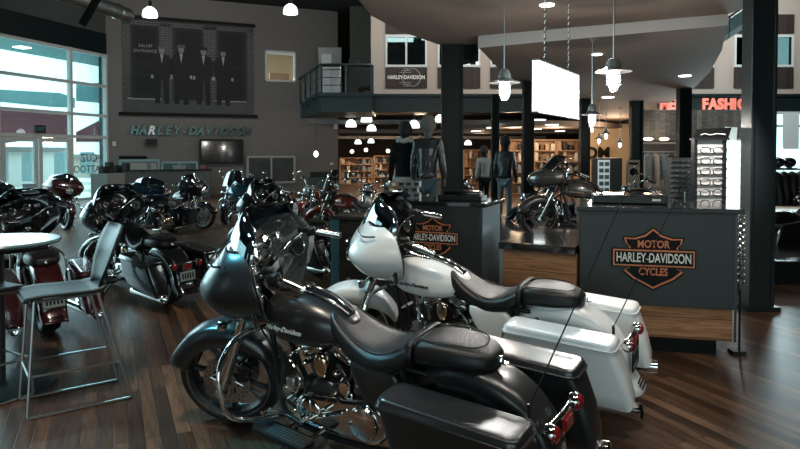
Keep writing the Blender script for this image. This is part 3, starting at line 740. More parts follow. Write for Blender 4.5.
# lettering painted on the side window (reads reversed from inside)
g = empty('window_lettering', ML @ Vector((.88, 1.32, .0))); tag(g, 'reversed shop lettering painted on the pane right of the doors', 'sign')
for t_, sz, yy in (('CUZ', .40, .16), ('TATTOO', .36, -.24)):
    text('painted_word', t_, sz, Me @ basis((0, yy, -.02), (1, 0, 0), (0, 1, 0)), mat('window_paint', (.04, .06, .06), .6), g)
# mural wall (angled back wall)
RC = atY(338, 152, 27.5); RC.z = 0
fa_ = corner+dl*31.8
XR = xY_(773.5, 20.6)
ROOM = [(corner.x-.2, corner.y), (fa_.x, fa_.y), (fa_.x, -8), (30, -8), (30, 20.55), (XR, 20.55), (XR, 52), (-5.2, 52), (RC.x, RC.y)]
def polyslab(nm, pts, z0, z1, m):
    n = len(pts); b = MB(); b.add([(x, y, z0) for x, y in pts]+[(x, y, z1) for x, y in pts], [list(range(n))[::-1], list(range(n, 2*n))]+[(i, (i+1) % n, n+(i+1) % n, n+i) for i in range(n)]); return b.build(nm, m)
struct(polyslab('floor', ROOM, -.2, 0, floorm))
dm = (RC-corner).normalized(); nm_ = Vector((dm.y, -dm.x, 0))
MM = Matrix((dm, Vector((0, 0, 1)), nm_)).transposed().to_4x4(); MM.translation = corner
def onm(u, v, off=0):
    """photo position -> local coordinates on the mural wall"""
    d = ray(u, v); o = Vector((0, 0, CH)); k = (corner+nm_*off-o).dot(nm_)/d.dot(nm_); p = MM.inverted() @ (o+d*k); return p.x, p.y
WLn = (RC-corner).length
def mbox(b, x0, x1, y0, y1, z0, z1):
    P = [MM @ Vector((x, y, z)) for x in (x0, x1) for y in (y0, y1) for z in (z0, z1)]
    return b.add(P, [(0, 1, 3, 2), (4, 6, 7, 5), (0, 4, 5, 1), (2, 3, 7, 6), (0, 2, 6, 4), (1, 5, 7, 3)])
wx0, wy0 = onm(266, 80); wx1, wy1 = onm(295, 53)        # upper interior window opening
b = MB(); mbox(b, 0, wx0, 0, CEIL, -.25, 0); mbox(b, wx1, WLn, 0, CEIL, -.25, 0); mbox(b, wx0, wx1, 0, wy0, -.25, 0); mbox(b, wx0, wx1, wy1, CEIL, -.25, 0)
struct(b.build('wall_back', wallgrey))
w2 = empty('window_2', (0, 0, 0)); struct(w2)
for q in ((wx0, wx1, wy0-.05, wy0+.03), (wx0, wx1, wy1-.03, wy1+.05), (wx0-.04, wx0+.03, wy0, wy1), (wx1-.03, wx1+.04, wy0, wy1)):
    b = MB(); mbox(b, *q, -.2, .03); b.build('window_frame', framewhite, w2)
b = MB(); mbox(b, wx0-.5, wx1+.8, wy0-.3, wy1+.6, -3.2, -3.1); struct(b.build('wall_office', mat('office_wall', (.52, .38, .24), .8)))
b = MB(); mbox(b, wx0-.5, wx1+.8, wy1+.35, wy1+.45, -3.1, -.26); struct(b.build('ceiling_office', paper))
b = MB(); mbox(b, wx0+.1, wx0+.75, wy1+.28, wy1+.33, -1.8, -.9); tag(b.build('office_light', lampdome), 'bright square ceiling light seen through the small upper window', 'lamp')
b = MB(); mbox(b, wx0+.55, wx1+.2, wy0-.1, wy0+.55, -2.2, -2.0); tag(b.build('office_cabinet', cardtan), 'tan cabinet behind the small upper window', 'cabinet')
# mural
mx0, my0 = onm(123, 112); mx1, my1 = onm(253, 27)
mu = empty('wall_mural', (0, 0, 0)); tag(mu, 'huge monochrome photo mural of four suited figures before a brick doorway', 'picture')
b = MB(); mbox(b, mx0, mx1, my0, my1, .02, .05); b.build('mural_sheet', mat('mural_dark', (.012, .017, .018), .6, noise=.3, nscale=1.5), mu)
b = MB(); mbox(b, mx0-.05, mx1+.08, my1-.02, my1+.10, .0, .10); b.build('mural_rail', inkblack, mu)
b = MB(); mbox(b, mx0-.15, mx1+.15, my0-.12, my0+.0, .0, .10); b.build('mural_rail', inkblack, mu)
W_, H_ = mx1-mx0, my1-my0
brickm = bpy.data.materials.new('printed_brick'); brickm.use_nodes = True; nt = brickm.node_tree; bs = nt.nodes['Principled BSDF']; bt = nt.nodes.new('ShaderNodeTexBrick'); tc = nt.nodes.new('ShaderNodeTexCoord'); mp = nt.nodes.new('ShaderNodeMapping')
mp.inputs['Rotation'].default_value = (PI/2, 0, 0)
bt.inputs['Color1'].default_value = (.014, .018, .019, 1); bt.inputs['Color2'].default_value = (.024, .029, .03, 1); bt.inputs['Mortar'].default_value = (.07, .08, .08, 1); bt.inputs['Scale'].default_value = 1
bt.inputs['Brick Width'].default_value = .26; bt.inputs['Row Height'].default_value = .09; bt.inputs['Mortar Size'].default_value = .012; bs.inputs['Roughness'].default_value = .5
nt.links.new(tc.outputs['Object'], mp.inputs[0]); nt.links.new(mp.outputs[0], bt.inputs[0]); nt.links.new(bt.outputs[0], bs.inputs[0]); MATS['brick'] = brickm
def mfl(nm, x0, x1, y0, y1, m, z=.052):
    b = MB(); mbox(b, mx0+W_*x0, mx0+W_*x1, my0+H_*y0, my0+H_*y1, .05, z); return b.build(nm, m, mu)
mur_mid = mat('mural_mid', (.045, .052, .052), .5, noise=.25, nscale=3); mur_lt = mat('mural_light', (.30, .32, .31), .5); mur_bk = mat('mural_black', (.004, .006, .007), .7); mur_door = mat('mural_door', (.008, .013, .014), .7)
mfl('printed_pavement', 0, 1, 0, .14, mur_mid)
for x0, x1 in ((0, .055), (.27, .36), (.60, .70), (.95, 1.0)): mfl('printed_brickwork', x0, x1, .14, .97, brickm)
mfl('printed_brickwork', 0, 1, .93, .98, brickm)
for x0, x1 in ((.07, .26), (.385, .60), (.72, .93)):
    mfl('printed_doorway', x0, x1, .15, .92, mur_door, .054)
    mfl('printed_panel', x0+.025, x1-.025, .55, .88, mur_bk, .056); mfl('printed_panel', x0+.025, x1-.025, .20, .38, mur_bk, .056); mfl('printed_panel', x0+.025, x1-.025, .42, .50, mur_bk, .056)
mfl('printed_step', .03, .28, .135, .155, mur_lt); mfl('printed_step', .68, .94, .135, .155, mur_lt)
Mm = MM.copy(); Mm.translation = (0, 0, 0)
def mtext(s, u, v, sz, m, par, z=.057, sh=0, bold=0, sx=1, ext=.001, org=(0, 0, 0)):
    return text('printed_word' if par is mu else 'letter', s, sz, MM @ basis((u, v, z), (1, 0, 0), (0, 1, 0)), m, par, ext=ext, shear=sh, bold=bold, sx=sx)
mtext('24x107', mx0+W_*.165, my0+H_*.71, .17, mur_lt, mu); mtext('ENTRANCE', mx0+W_*.165, my0+H_*.655, .16, mur_lt, mu)
for px_, tall in ((.285, .655), (.43, .675), (.60, .665), (.755, .66)):
    f = empty('printed_figure', (0, 0, 0)); f.parent = mu
    cx = mx0+W_*px_; y0 = my0+H_*.085; h = H_*tall; k = h/1.8
    def fig(nm, pts, m, z):
        b = MB(); b.prism([(cx+x*k, y0+y*k) for x, y in pts], MM @ Matrix.Translation((0, 0, .058)), z); return b.build(nm, m, f)
    fig('printed_suit', [(-.20, .04), (-.06, .04), (-.02, .75), (.02, .75), (.06, .02), (.20, .02), (.19, .8), (.27, .86), (.29, 1.3), (.20, 1.47), (.05, 1.52), (-.05, 1.52), (-.20, 1.47), (-.29, 1.3), (-.27, .86), (-.19, .8)], mur_bk, .003)
    fig('printed_shirt', [(-.045, 1.50), (0, 1.22), (.045, 1.50)], mur_lt, .006)
    fig('printed_face', [(.09*math.cos(a)*.9, 1.62+.115*math.sin(a)) for a in [i*PI/6 for i in range(12)]], mat('mural_skin', (.16, .165, .16), .5), .006)
    fig('printed_cap', [(-.12, 1.66), (.12, 1.66), (.10, 1.76), (-.10, 1.76)], mur_mid if px_ < .5 else mur_bk, .009)
    for sx_ in (-1, 1): fig('printed_hand', [(sx_*.27-.03, .78), (sx_*.27+.03, .78), (sx_*.27+.03, .88), (sx_*.27-.03, .88)], mur_lt, .006)
# metal letters under the mural: each letter a thing
lx0, ly0 = onm(134, 130.5); lx1, ly1 = onm(246, 130.5); word = 'HARLEY-DAVIDSON'; cols = {'R': 'bright '}
letm = mat('polished_letter', (.10, .17, .17), .25, .8); letb = mat('bright_letter', (.8, .85, .84), .3, .4)
ordn = ['first', 'second', 'third', 'fourth', 'fifth', 'sixth', 'seventh', 'eighth', 'ninth', 'tenth', 'eleventh', 'twelfth', 'thirteenth', 'fourteenth', 'fifteenth']
for i, ch in enumerate(word):
    xx = lx0+(lx1-lx0)*i/(len(word)-1)
    o = text('metal_letter', ch, .46, MM @ basis((xx, ly0, .06), (1, 0, 0), (0, 1, 0)), letb if i == 2 else letm, None, ext=.035, shear=.3, bold=.018, sx=.85)
    tag(o, 'slanted metal %s, %s character of the row of letters under the mural' % ('letter '+ch if ch != '-' else 'dash', ordn[i]), 'letter', 'metal wall letters under the mural')
# TV, speaker, framed display windows, notice
def mpanel(nm, u0, v0, u1, v1, m, label, cat, z1=.12, fr=None, name2='panel'):
    x0, y0 = onm(u0, v1); x1, y1 = onm(u1, v0); b = MB(); mbox(b, x0, x1, y0, y1, .004, z1)
    if not fr: o = b.build(nm, m); tag(o, label, cat); return o
    r = empty(nm, (0, 0, 0)); tag(r, label, cat); b.build(name2, m, r)
    for q in ((x0, x1, y1-.05, y1+.03), (x0, x1, y0-.03, y0+.05), (x0-.03, x0+.05, y0, y1), (x1-.05, x1+.03, y0, y1)):
        b = MB(); mbox(b, *q, .004, z1+.03); b.build('frame_bar', fr, r)
    return r
mpanel('television', 200, 140, 242, 163, blackgloss, 'wide black television high on the grey wall', 'television', fr=blacksatin, name2='screen')
mpanel('wall_speaker', 146, 139, 157, 145, blacksatin, 'little black speaker on the wall beneath the metal letters', 'speaker', .2)
mpanel('wall_sensor', 112.5, 141.5, 116, 146, paper, 'tiny white sensor box on the wall beside the big windows', 'sensor', .06)
mpanel('wall_thermostat', 330, 162.5, 333, 165, paper, 'tiny white thermostat near the right end of the grey wall', 'thermostat', .06)
mpanel('wall_floodlight', 333.5, 124, 337, 129, paper, 'small white box high at the right end of the grey wall', 'light', .15)
mpanel('notice_strip', 119, 156, 147, 159, inkblack, 'narrow black strip on the wall above the service windows', 'panel', .06)
r = mpanel('service_window', 120, 160, 159, 181, mat('service_view', (.16, .19, .19), .2, noise=.7, nscale=1.2), 'service window with pale papers, left of the pair behind the motorcycles', 'window', fr=mat('pale_blue_frame', (.25, .4, .42), .4), name2='glazing')
for (u0, v0, u1, v1) in ((121, 163, 128, 171), (129, 163, 147, 169), (132, 172, 148, 179), (151, 163, 156, 174)):
    x0, y0 = onm(u0, v1); x1, y1 = onm(u1, v0); b = MB(); mbox(b, x0, x1, y0, y1, .12, .14); b.build('posted_paper', mat('service_paper', (.34, .38, .36), .7), r)
r = mpanel('service_window', 162, 162, 197, 180, mat('service_view_teal', (.03, .08, .09), .2, noise=.6, nscale=1), 'service window with a pale emblem, right of the pair behind the motorcycles', 'window', fr=MATS['pale_blue_frame'], name2='glazing')
x0, y0 = onm(179, 171); b = MB(); b.prism([(x0+x*.30, y0+y*.30) for x, y in ((0, 1), (.35, .75), (.9, .8), (.75, .35), (1.1, .2), (1.1, -.2), (.75, -.35), (.6, -.75), (0, -1.1), (-.6, -.75), (-.75, -.35), (-1.1, -.2), (-1.1, .2), (-.75, .35), (-.9, .8), (-.35, .75))], MM @ Matrix.Translation((0, 0, .13)), .02)
b.build('pale_emblem', mat('emblem_grey', (.25, .29, .29), .5), r)
r = mpanel('vending_display', 199, 163, 207, 186, mat('vending_back', (.06, .05, .045), .5, noise=.6, nscale=4), 'narrow display with red and white cards at the end of the service counter', 'display', fr=darkmetal)
for (v, m) in ((165, MATS['red_orange_paint']), (170, paper), (176, MATS['red_orange_paint'])):
    x0, y0 = onm(200, v+4); x1, y1 = onm(206, v); b = MB(); mbox(b, x0, x1, y0, y1, .12, .15); b.build('card', m, r)
r = mpanel('wall_window', 247, 156.5, 294, 183, mat('frosted_pane', (.07, .075, .075), .25, noise=.5, nscale=2), 'two-pane frosted window in a light frame low on the grey wall', 'window', fr=mat('silver_frame', (.42, .42, .41), .4, .3), name2='pane')
x0, y0 = onm(270, 183); x1, y1 = onm(271.5, 156.5); b = MB(); mbox(b, x0, x1, y0, y1, 0, .15); b.build('frame_bar', MATS['silver_frame'], r)
x0, y0 = onm(340.5, 126.5)
# service counter in front
sc_ = empty('service_counter', (0, 0, 0)); tag(sc_, 'long dark service counter under the two service windows', 'counter')
x0, _ = onm(124, 190); x1, _ = onm(207, 190)
b = MB(); mbox(b, x0, x1, 0, 1.0, .5, 1.3); b.build('counter_body', mat('counter_stone', (.07, .085, .085), .3, noise=.4, nscale=1.3), sc_)
b = MB(); mbox(b, x0-.05, x1+.05, 1.0, 1.06, .45, 1.36); b.build('counter_top', slabm, sc_)
# low stone planter wall beside doors
b = MB(); lbox(b, .2, 1.5, .0, .95, .6, 1.3); o = b.build('stone_block', mat('pale_stone', (.24, .26, .25), .6, noise=.25, nscale=2)); tag(o, 'low pale stone desk beside the entrance doors', 'desk')
for i, (xx, hh, ww) in enumerate(((.1, .35, .2), (.5, .28, .3), (.95, .40, .22), (1.25, .25, .22))):
    b = MB(); lbox(b, xx, xx+ww, .95, .95+hh, .9, 1.1); o = b.build('desk_organiser', blacksatin); tag(o, ['tall black organiser at the wall end of the stone desk', 'wide black box second from the wall on the stone desk', 'tallest black organiser on the stone desk', 'shortest black box at the door end of the stone desk'][i], 'organiser', 'organisers on the stone desk')
# ceiling
struct(polyslab('ceiling', ROOM, CEIL, CEIL+.2, ceilm))
# enclosing walls out of view: right, behind camera, far
b = MB(); 
for q in ((fa_.x, -6, 0, CEIL), (6, 30, 0, CEIL), (-6, 6, 4.2, CEIL), (-6, 6, 0, .3)): b.b2(q[0], q[1], -8.2, -8, q[2], q[3])
struct(b.build('wall_front', walldark))
struct(MB().b2(-6, XR, 52, 52.2, 0, CEIL).build('wall_far', mat('far_wall', (.10, .085, .075), .8)))
struct(MB().b2(30, 30.2, -8, 20.6, 0, CEIL).build('wall_right', wallgrey))
struct(MB().b2(XR-.1, XR, 20.56, 52, 0, CEIL).build('wall_hall_right', wallgrey))
hb_ = MB(); hd_ = Vector((-5.2-RC.x, 52-RC.y, 0)); hn = Vector((hd_.y, -hd_.x, 0)).normalized()*-.15
hb_.add([RC, RC+hd_, RC+hd_+hn, RC+hn]+[p+Vector((0, 0, CEIL)) for p in (RC, RC+hd_, RC+hd_+hn, RC+hn)], [(0, 1, 2, 3), (4, 5, 6, 7), (0, 1, 5, 4), (1, 2, 6, 5), (2, 3, 7, 6), (3, 0, 4, 7)])
struct(hb_.build('wall_hall_left', wallgrey))
struct(MB().b2(14.0, 30, 20.35, 20.55, 0, CEIL).build('wall_right_back', walldark))
# ---------------------------------------------------------------- mezzanine
MY = 20.5
def zY(v, Y): return atY(400, v, Y).z
def xY(u, Y): return atY(u, 152, Y).x
zb, zt_ = zY(112, MY), zY(94, MY)
mzl, mzr = xY(302, MY), 14.0
def box3(nm, x0, x1, y0, y1, z0, z1, m, par=None, bevel=0): return MB().b2(x0, x1, y0, y1, z0, z1).build(nm, m, par, bevel=bevel)
struct(box3('trim_3', xY(370, MY), mzr, MY, MY+.3, zb, zt_, tealsteel))
struct(box3('trim_4', xY(370, MY)-.0, mzr, MY-.06, MY, zt_-.08, zt_, tealsteel))
# upper wall with windows
wl = xY(371, MY); b = MB()
zw0, zw1 = zY(67, MY), zY(35, MY)
bays = [(xY(385.5, MY), xY(427, MY)), (xY(437.5, MY), xY(480, MY)), (xY(490, MY), xY(532, MY)), (xY(630, MY), xY(672, MY)), (xY(682, MY), xY(713, MY)), (xY(733, MY), xY(792, MY))]
edges = [wl]+[x for q in bays for x in q]+[mzr]
for i in range(0, len(edges), 2): b.b2(edges[i], edges[i+1], MY+.02, MY+.25, zt_, CEIL)
for x0, x1 in bays: b.b2(x0, x1, MY+.02, MY+.25, zt_, zw0); b.b2(x0, x1, MY+.02, MY+.25, zw1, CEIL)
struct(b.build('wall_mezzanine', wallbeige))
struct(box3('floor_mezzanine', xY(302, MY)+.1, XR-.12, MY+.3, MY+6, zb+.25, zb+.45, tealsteel))
struct(box3('wall_mezzanine_back', RC.x+.6, XR-.12, MY+6, MY+6.2, zt_, CEIL, mat('mezz_back', (.07, .07, .062), .8)))
for k, (x0, x1) in enumerate(bays):
    w = empty('window_%d' % (k+3), (0, 0, 0)); struct(w)
    for q in ((x0, x1, zw0, zw0+.07), (x0, x1, zw1-.07, zw1), (x0, x0+.06, zw0+.07, zw1-.07), (x1-.06, x1, zw0+.07, zw1-.07), ((x0+x1)/2-.03, (x0+x1)/2+.03, zw0+.07, zw1-.07)):
        MB().b2(q[0], q[1], MY-.03, MY+.06, q[2], q[3]).build('window_frame', framewhite, w)
    MB().b2(x0+.06, x1-.06, MY+.0, MY+.01, zw0+.07, zw1-.07).build('window_pane', darkglass, w)
    where = ['left of the big round-ceiling columns', 'just behind the left column', 'near the upper left hanging lamp', 'behind the curved ceiling', 'left of the big right column', 'right of the big right column'][k]
    p = MB().b2(x0, x1, MY-.03, MY+.019, zY(88, MY), zw0-.03).build('slat_board', slats, w)
    if k == 0:
        cx, cz = (x0+x1)/2, (zY(88, MY)+zw0)/2
        text('lettering', 'HARLEY-DAVIDSON', .17, basis((cx, MY-.036, cz), (1, 0, 0), (0, 0, 1)), ivory, p, sx=.78, ext=.006, bold=.003)
        em = mat('emblem_line', (.20, .20, .19), .5)
        MB().lathe([(.27, -.004), (.30, -.004), (.30, .004), (.27, .004)], (cx+.17, MY-.036, cz), (0, 1, 0), 32, closed=True).build('emblem_ring', em, p)
        for zz in (.16, .22, .28):
            for s in (1, -1): MB().b2(cx-.28+abs(zz-.1), cx+.15, MY-.040, MY-.032, cz+s*zz-.012, cz+s*zz+.012).build('emblem_wing', em, p)
    box3('slat_board', x0, x1, MY-.03, MY+.019, zw1+.05, zw1+.65, slats, w)
# office light seen through mezz windows
for k, (x, y) in enumerate(((xY(400, 24), 24.0), (xY(440, 24), 23.6), (xY(505, 24), 24.2))):
    tag(box3('troffer_light', x-.7, x+.5, y-.3, y+.3, 5.86, 5.945, lampw), ['rectangular ceiling light behind the left upper window', 'rectangular ceiling light behind the column upstairs', 'rectangular ceiling light upstairs beside the hanging lamp'][k], 'lamp', 'upstairs ceiling lights')
struct(box3('ceiling_mezzanine', xY(371, MY), XR-.12, MY+.3, MY+6, 5.95, 6.03, mat('mezz_ceiling', (.12, .13, .13), .8)))
# balcony
BY = 19.0; bx0, bx1 = xY(321, BY), xY(372, BY); bxl = xY(301, 22.6)
bz0, bz1, bzr = zY(112, BY), zY(96, BY), zY(65, BY)
bal = empty('balcony', (bx0, BY, bz0)); tag(bal, 'dark teal steel balcony with railing projecting at the upper floor', 'balcony')
def balb(nm, pts, z0, z1, m):
    b = MB(); n = len(pts); b.add([(x-bx0, y-BY, z-bz0) for z in (z0, z1) for x, y in pts], [list(range(n))[::-1], list(range(n, 2*n))]+[(i, (i+1) % n, n+(i+1) % n, n+i) for i in range(n)]); return b.build(nm, m, bal)
balb('balcony_slab', [(bx0, BY), (bx1, BY), (bx1, MY+1.5), (bxl, MY+1.9), (bxl, 22.6)], bz0, bz1, tealsteel)
balb('slab_edge', [(bx0-.06, BY-.06), (bx1, BY-.06), (bx1, BY+.1), (bx0+.04, BY+.1), (bxl+.1, 22.6), (bxl-.06, 22.6)], bz1, bz1+.1, tealsteel)
def bpost(p, q=None, r=.04, nm='railing_post'):
    MB().cyl((p[0]-bx0, p[1]-BY, p[2]-bz0), (q[0]-bx0, q[1]-BY, q[2]-bz0), r, n=8).build(nm, tealsteel, bal)
A3 = (bx0, BY); B3 = (bx1, BY); C3 = (bxl, 22.4)
for t in (0, .5, 1): x = bx0+(bx1-bx0)*t; bpost((x, BY, bz1), (x, BY, bzr), .05)
for t in (.25, .5, .75, 1): x = bx0+(bxl-bx0)*t; y = BY+3.4*t; bpost((x, y, bz1), (x, y, bzr), .045)
bpost((*A3, bzr), (*B3, bzr), .05, 'hand_rail'); bpost((*A3, bzr), (*C3, bzr), .05, 'hand_rail')
for z in (.35, .6, .85):
    bpost((*A3, bz1+(bzr-bz1)*z), (*B3, bz1+(bzr-bz1)*z), .012, 'railing_wire'); bpost((*A3, bz1+(bzr-bz1)*z), (*C3, bz1+(bzr-bz1)*z), .012, 'railing_wire')
# items upstairs on the balcony
p0 = (xY(328, 21.5), 21.5, bz1)
for k, (u, m, lab, h) in enumerate(((327, mat('board_grey', (.22, .24, .24), .5), 'pale upright board standing at the left of the balcony', 1.5), (336, steel, 'silver frame standing in the middle of the balcony', 1.2), (354, blacksatin, 'dark tall cabinet standing at the right of the balcony', 1.35))):
    x = xY(u, 20.8); tag(box3('upright_board', x-.16, x+.16, 20.7, 20.9, bz1+.001, bz1+h, m, bevel=.01), lab, 'board')
tag(MB().b2(xY(358, 22), xY(364, 22), 26.3, 26.48, zY(79, 22)-.15, zY(74, 22)+.05).build('picture_frame', MATS['red_orange_paint']), 'small reddish picture on the wall upstairs behind the balcony', 'picture')
struct(box3('wall_balcony_side', xY(371, MY)-.0, xY(371, MY)+.2, MY+.25, MY+6, bz1, CEIL, wallbeige))
struct(box3('door_4', xY(318, 26), xY(341, 26), 26.2, 26.45, bz1, bz1+2.6, mat('glass_door_grey', (.16, .18, .18), .3)))
# ---------------------------------------------------------------- round dropped ceilings
def slab(nm, pts, t, m, fm=None):
    n = len(pts); b = MB(); b.add([tuple(p) for p in pts]+[(p[0], p[1], p[2]+t) for p in pts], [list(range(n))[::-1], list(range(n, 2*n))]+[(i, (i+1) % n, n+(i+1) % n, n+i) for i in range(n)])
    return b.build(nm, m)
def catm(P, k=6):
    Q = []; m = len(P)
    for i in range(m):
        a, b_, c, d = P[i-1], P[i], P[(i+1) % m], P[(i+2) % m]
        for j in range(k):
            t = j/k; Q.append(tuple(.5*((2*q)+(r-p)*t+(2*p-5*q+4*r-s)*t*t+(3*q-p-3*r+s)*t**3) for p, q, r, s in zip(a, b_, c, d)))
    return Q
ZN = 3.42
near = [atz(u, v, ZN) for u, v in ((352, -8), (372, 16), (400, 31), (440, 45), (480, 44), (560, 35), (640, 26), (726, 15))]
near += [Vector((near[-1].x+.1, 5.5, ZN)), Vector((2.9, 3.2, ZN)), Vector((1.2, 2.6, ZN)), Vector((-.1, 3.4, ZN)), Vector((-.5, 5.2, ZN))]
struct(slab('ceiling_round_near', near, .25, soffitm))
def zf(y): return 3.30-.026*max(0, y-8)
def fz(u, v):
    d = ray(u, v); y = 10.0
    for _ in range(60): y = (zf(y)-CH)/d.z*d.y*.5+y*.5
    return Vector((d.x/d.y*y, y, zf(y)))
fp = [fz(u, v) for u, v in ((478, 47), (500, 70), (520, 87), (548, 108), (566, 118), (582, 127), (600, 126.5), (629, 119), (660, 108), (690, 92), (710, 72), (722, 50), (727, 24))]
struct(slab('ceiling_round_far', fp, .22, soffitm))
fasc = MB(); 
e0, e1 = fp[0], fp[-1]
fasc.add([(e0.x, e0.y-.03, e0.z-.015), (e1.x, e1.y-.03, e1.z-.015), (e1.x, e1.y-.03, ZN), (e0.x, e0.y-.03, ZN), (e0.x, e0.y, e0.z-.015), (e1.x, e1.y, e1.z-.015), (e1.x, e1.y, ZN), (e0.x, e0.y, ZN)], [(0, 1, 2, 3), (7, 6, 5, 4), (0, 4, 5, 1), (1, 5, 6, 2), (2, 6, 7, 3), (3, 7, 4, 0)])
struct(fasc.build('trim_5', fascia))
def zl(v, Y): return atY(400, v, Y).z
lo_ = [atY(u, v, Y) for u, v, Y in ((455, 134.5, 26), (500, 129, 24), (530, 119, 22), (600, 117, 23), (640, 122, 27), (600, 133, 44), (520, 137, 44))]
for p in lo_: p.z = 2.62
struct(slab('ceiling_low', lo_, .18, soffitm))
# downlights in the dropped ceilings
def disc_at(p, r, lab, nm='recessed_downlight'):
    o = MB().lathe([(r, 0), (r*.96, -.012), (r*.2, -.014), (0, -.014)], (0, 0, 0), (0, 0, 1), 24).build(nm, lampw, loc=p); tag(o, lab, 'lamp', 'recessed ceiling downlights'); return o
disc_at(atz(547, 4.5, ZN)-Vector((0, 0, .002)), .085, 'round white downlight just left of the sign chains')
for i, (u, v) in enumerate(((597, 54), (685, 75.5), (608, 97))):
    p = fz(u, v); disc_at(p-Vector((0, 0, .004)), .08+.035*i, ['small downlight between the two right hanging lamps', 'single downlight near the right rim of the curved ceiling', 'small downlight in the far middle of the curved ceiling'][i])
for i, (u, v) in enumerate(((476, 131), (492, 127.5), (538, 119.5), (552, 124.5), (536, 129), (560, 131))):
    p = atz(u, v, 2.62); disc_at(Vector((p.x, p.y, 2.617)), .22, 'far small downlight, %s' % ['leftmost in the low back ceiling', 'second from the left in the low back ceiling', 'below the left edge of the lit sign', 'below the middle of the lit sign', 'low and left beneath the lit sign', 'low and right beneath the lit sign'][i])
# ---------------------------------------------------------------- columns
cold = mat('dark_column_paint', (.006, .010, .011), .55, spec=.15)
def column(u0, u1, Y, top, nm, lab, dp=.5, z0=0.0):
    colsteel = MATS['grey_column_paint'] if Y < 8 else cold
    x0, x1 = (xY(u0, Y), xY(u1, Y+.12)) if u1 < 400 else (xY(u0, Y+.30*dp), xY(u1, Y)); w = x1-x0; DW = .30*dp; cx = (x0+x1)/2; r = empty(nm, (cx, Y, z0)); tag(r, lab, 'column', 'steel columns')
    h = top-z0; b = MB()
    b.b2(-w/2, w/2, -.02, .02, 0, h) if False else None
    MB().b2(-w/2+.02, w/2-.02, 0, DW, .0, h).build('column_web', colsteel, r, bevel=.01)
    MB().b2(-w/2, -w/2+.035, -.03, DW+.03, .0, h).build('column_flange', colsteel, r, bevel=.006)
    MB().b2(w/2-.035, w/2, -.03, DW+.03, .0, h).build('column_flange', colsteel, r, bevel=.006)
    MB().b2(-w/2-.05, w/2+.05, -.06, DW+.06, .0, .05).build('base_plate', darkmetal, r)
    return r
column(742, 775, 6.84, CEIL, 'steel_column', 'massive grey steel column in the right foreground beside the glasses rack')
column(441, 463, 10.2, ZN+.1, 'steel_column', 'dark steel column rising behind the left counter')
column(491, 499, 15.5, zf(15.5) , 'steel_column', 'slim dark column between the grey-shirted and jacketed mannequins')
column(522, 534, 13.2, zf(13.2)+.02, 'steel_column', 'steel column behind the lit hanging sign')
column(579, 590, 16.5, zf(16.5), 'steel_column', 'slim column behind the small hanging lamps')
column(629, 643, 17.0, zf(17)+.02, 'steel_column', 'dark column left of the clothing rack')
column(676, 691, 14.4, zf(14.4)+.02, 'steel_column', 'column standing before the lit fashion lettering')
# ---------------------------------------------------------------- counters
def shield(par, W):
    """bar-and-shield emblem, local x right, y up, z out; W = bar width"""
    def mirror(P): return P+[(-x, y) for x, y in reversed(P)]
    up = [(0, .385), (.10, .30), (.24, .255), (.36, .262), (.345, .20), (.30, .15), (.30, .10)]
    lo = [(.30, -.10), (.30, -.13), (.36, -.175), (.25, -.27), (.10, -.345), (0, -.40)]
    def poly(pts, sc_, z, t, m, nm):
        b = MB(); b.prism([(x*W*sc_, y*W*sc_) for x, y in pts], Matrix.Translation((0, 0, z)), t); return b.build(nm, m, par)
    full = up+lo; full = full+[(-x, y) for x, y in reversed(full)][1:-1]
    poly(full, 1.06, .0, .006, inkblack, 'emblem_backing'); poly(full, 1.0, .006, .003, orange, 'emblem_border'); poly(full, .93, .009, .003, inkblack, 'emblem_field')
    def bar(w, h, z, m, nm): MB().b2(-w*W/2, w*W/2, -h*W/2, h*W/2, z, z+.003).build(nm, m, par)
    bar(1.03, .245, .012, inkblack, 'emblem_bar_edge'); bar(.995, .215, .015, orange, 'emblem_bar_border'); bar(.955, .175, .018, inkblack, 'emblem_bar')
    I = Matrix.Identity(4)
    text('emblem_word', 'HARLEY-DAVIDSON', .17*W, Matrix.Translation((0, 0, .022)), ivory, par, ext=.001, sx=.60, bold=.003*W)
    text('emblem_word', 'MOTOR', .135*W, Matrix.Translation((0, .178*W, .013)), orange, par, ext=.001, sx=.80, bold=.003*W)
    text('emblem_word', 'CYCLES', .135*W, Matrix.Translation((0, -.180*W, .013)), orange, par, ext=.001, sx=.76, bold=.003*W)
def counter(pl, pr, zt, zg, depth, lab, logoU, logoW, wood=True, sidem=None):
    """front face from pl to pr (floor points)"""
    d = (pr-pl).normalized(); n = Vector((d.y, -d.x, 0)); n = n if n.y < 0 else -n
    L = (pr-pl).length; r = empty('reception_counter', pl); tag(r, lab, 'counter', 'charcoal counters with orange emblems')
    r.rotation_euler.z = math.atan2(d.y, d.x)
    MB().b2(0, L, 0, depth, zg, zt-.04).build('counter_body', countergrey, r, bevel=.004)
    MB().b2(-.03, L+.05, -.03, depth+.03, zt-.04, zt).build('counter_top', slabm, r, bevel=.004)
    MB().b2(L, L+.012, .01, depth, zg, zt-.042).build('side_panel', sidem or countergrey, r)
    if wood: MB().b2(.0, L-.02, .012, depth-.02, .145, zg).build('wood_base', woodclad, r); MB().b2(.0, L-.12, .10, depth-.1, .0, .145).build('plinth', inkblack, r)
    MB().b2(L-.012, L+.006, -.006, .012, .145, zt-.05).build('corner_strip', darkmetal, r)
    e = empty('emblem', (logoU[0], -.002, logoU[1])); e.parent = r; e.rotation_euler = (PI/2, 0, 0)
    shield(e, logoW); 
    return r
PR1 = atz(737, 209, 1.24); PR1.z = 0; PR0 = atz(580, 206, 1.24); PR0.z = 0
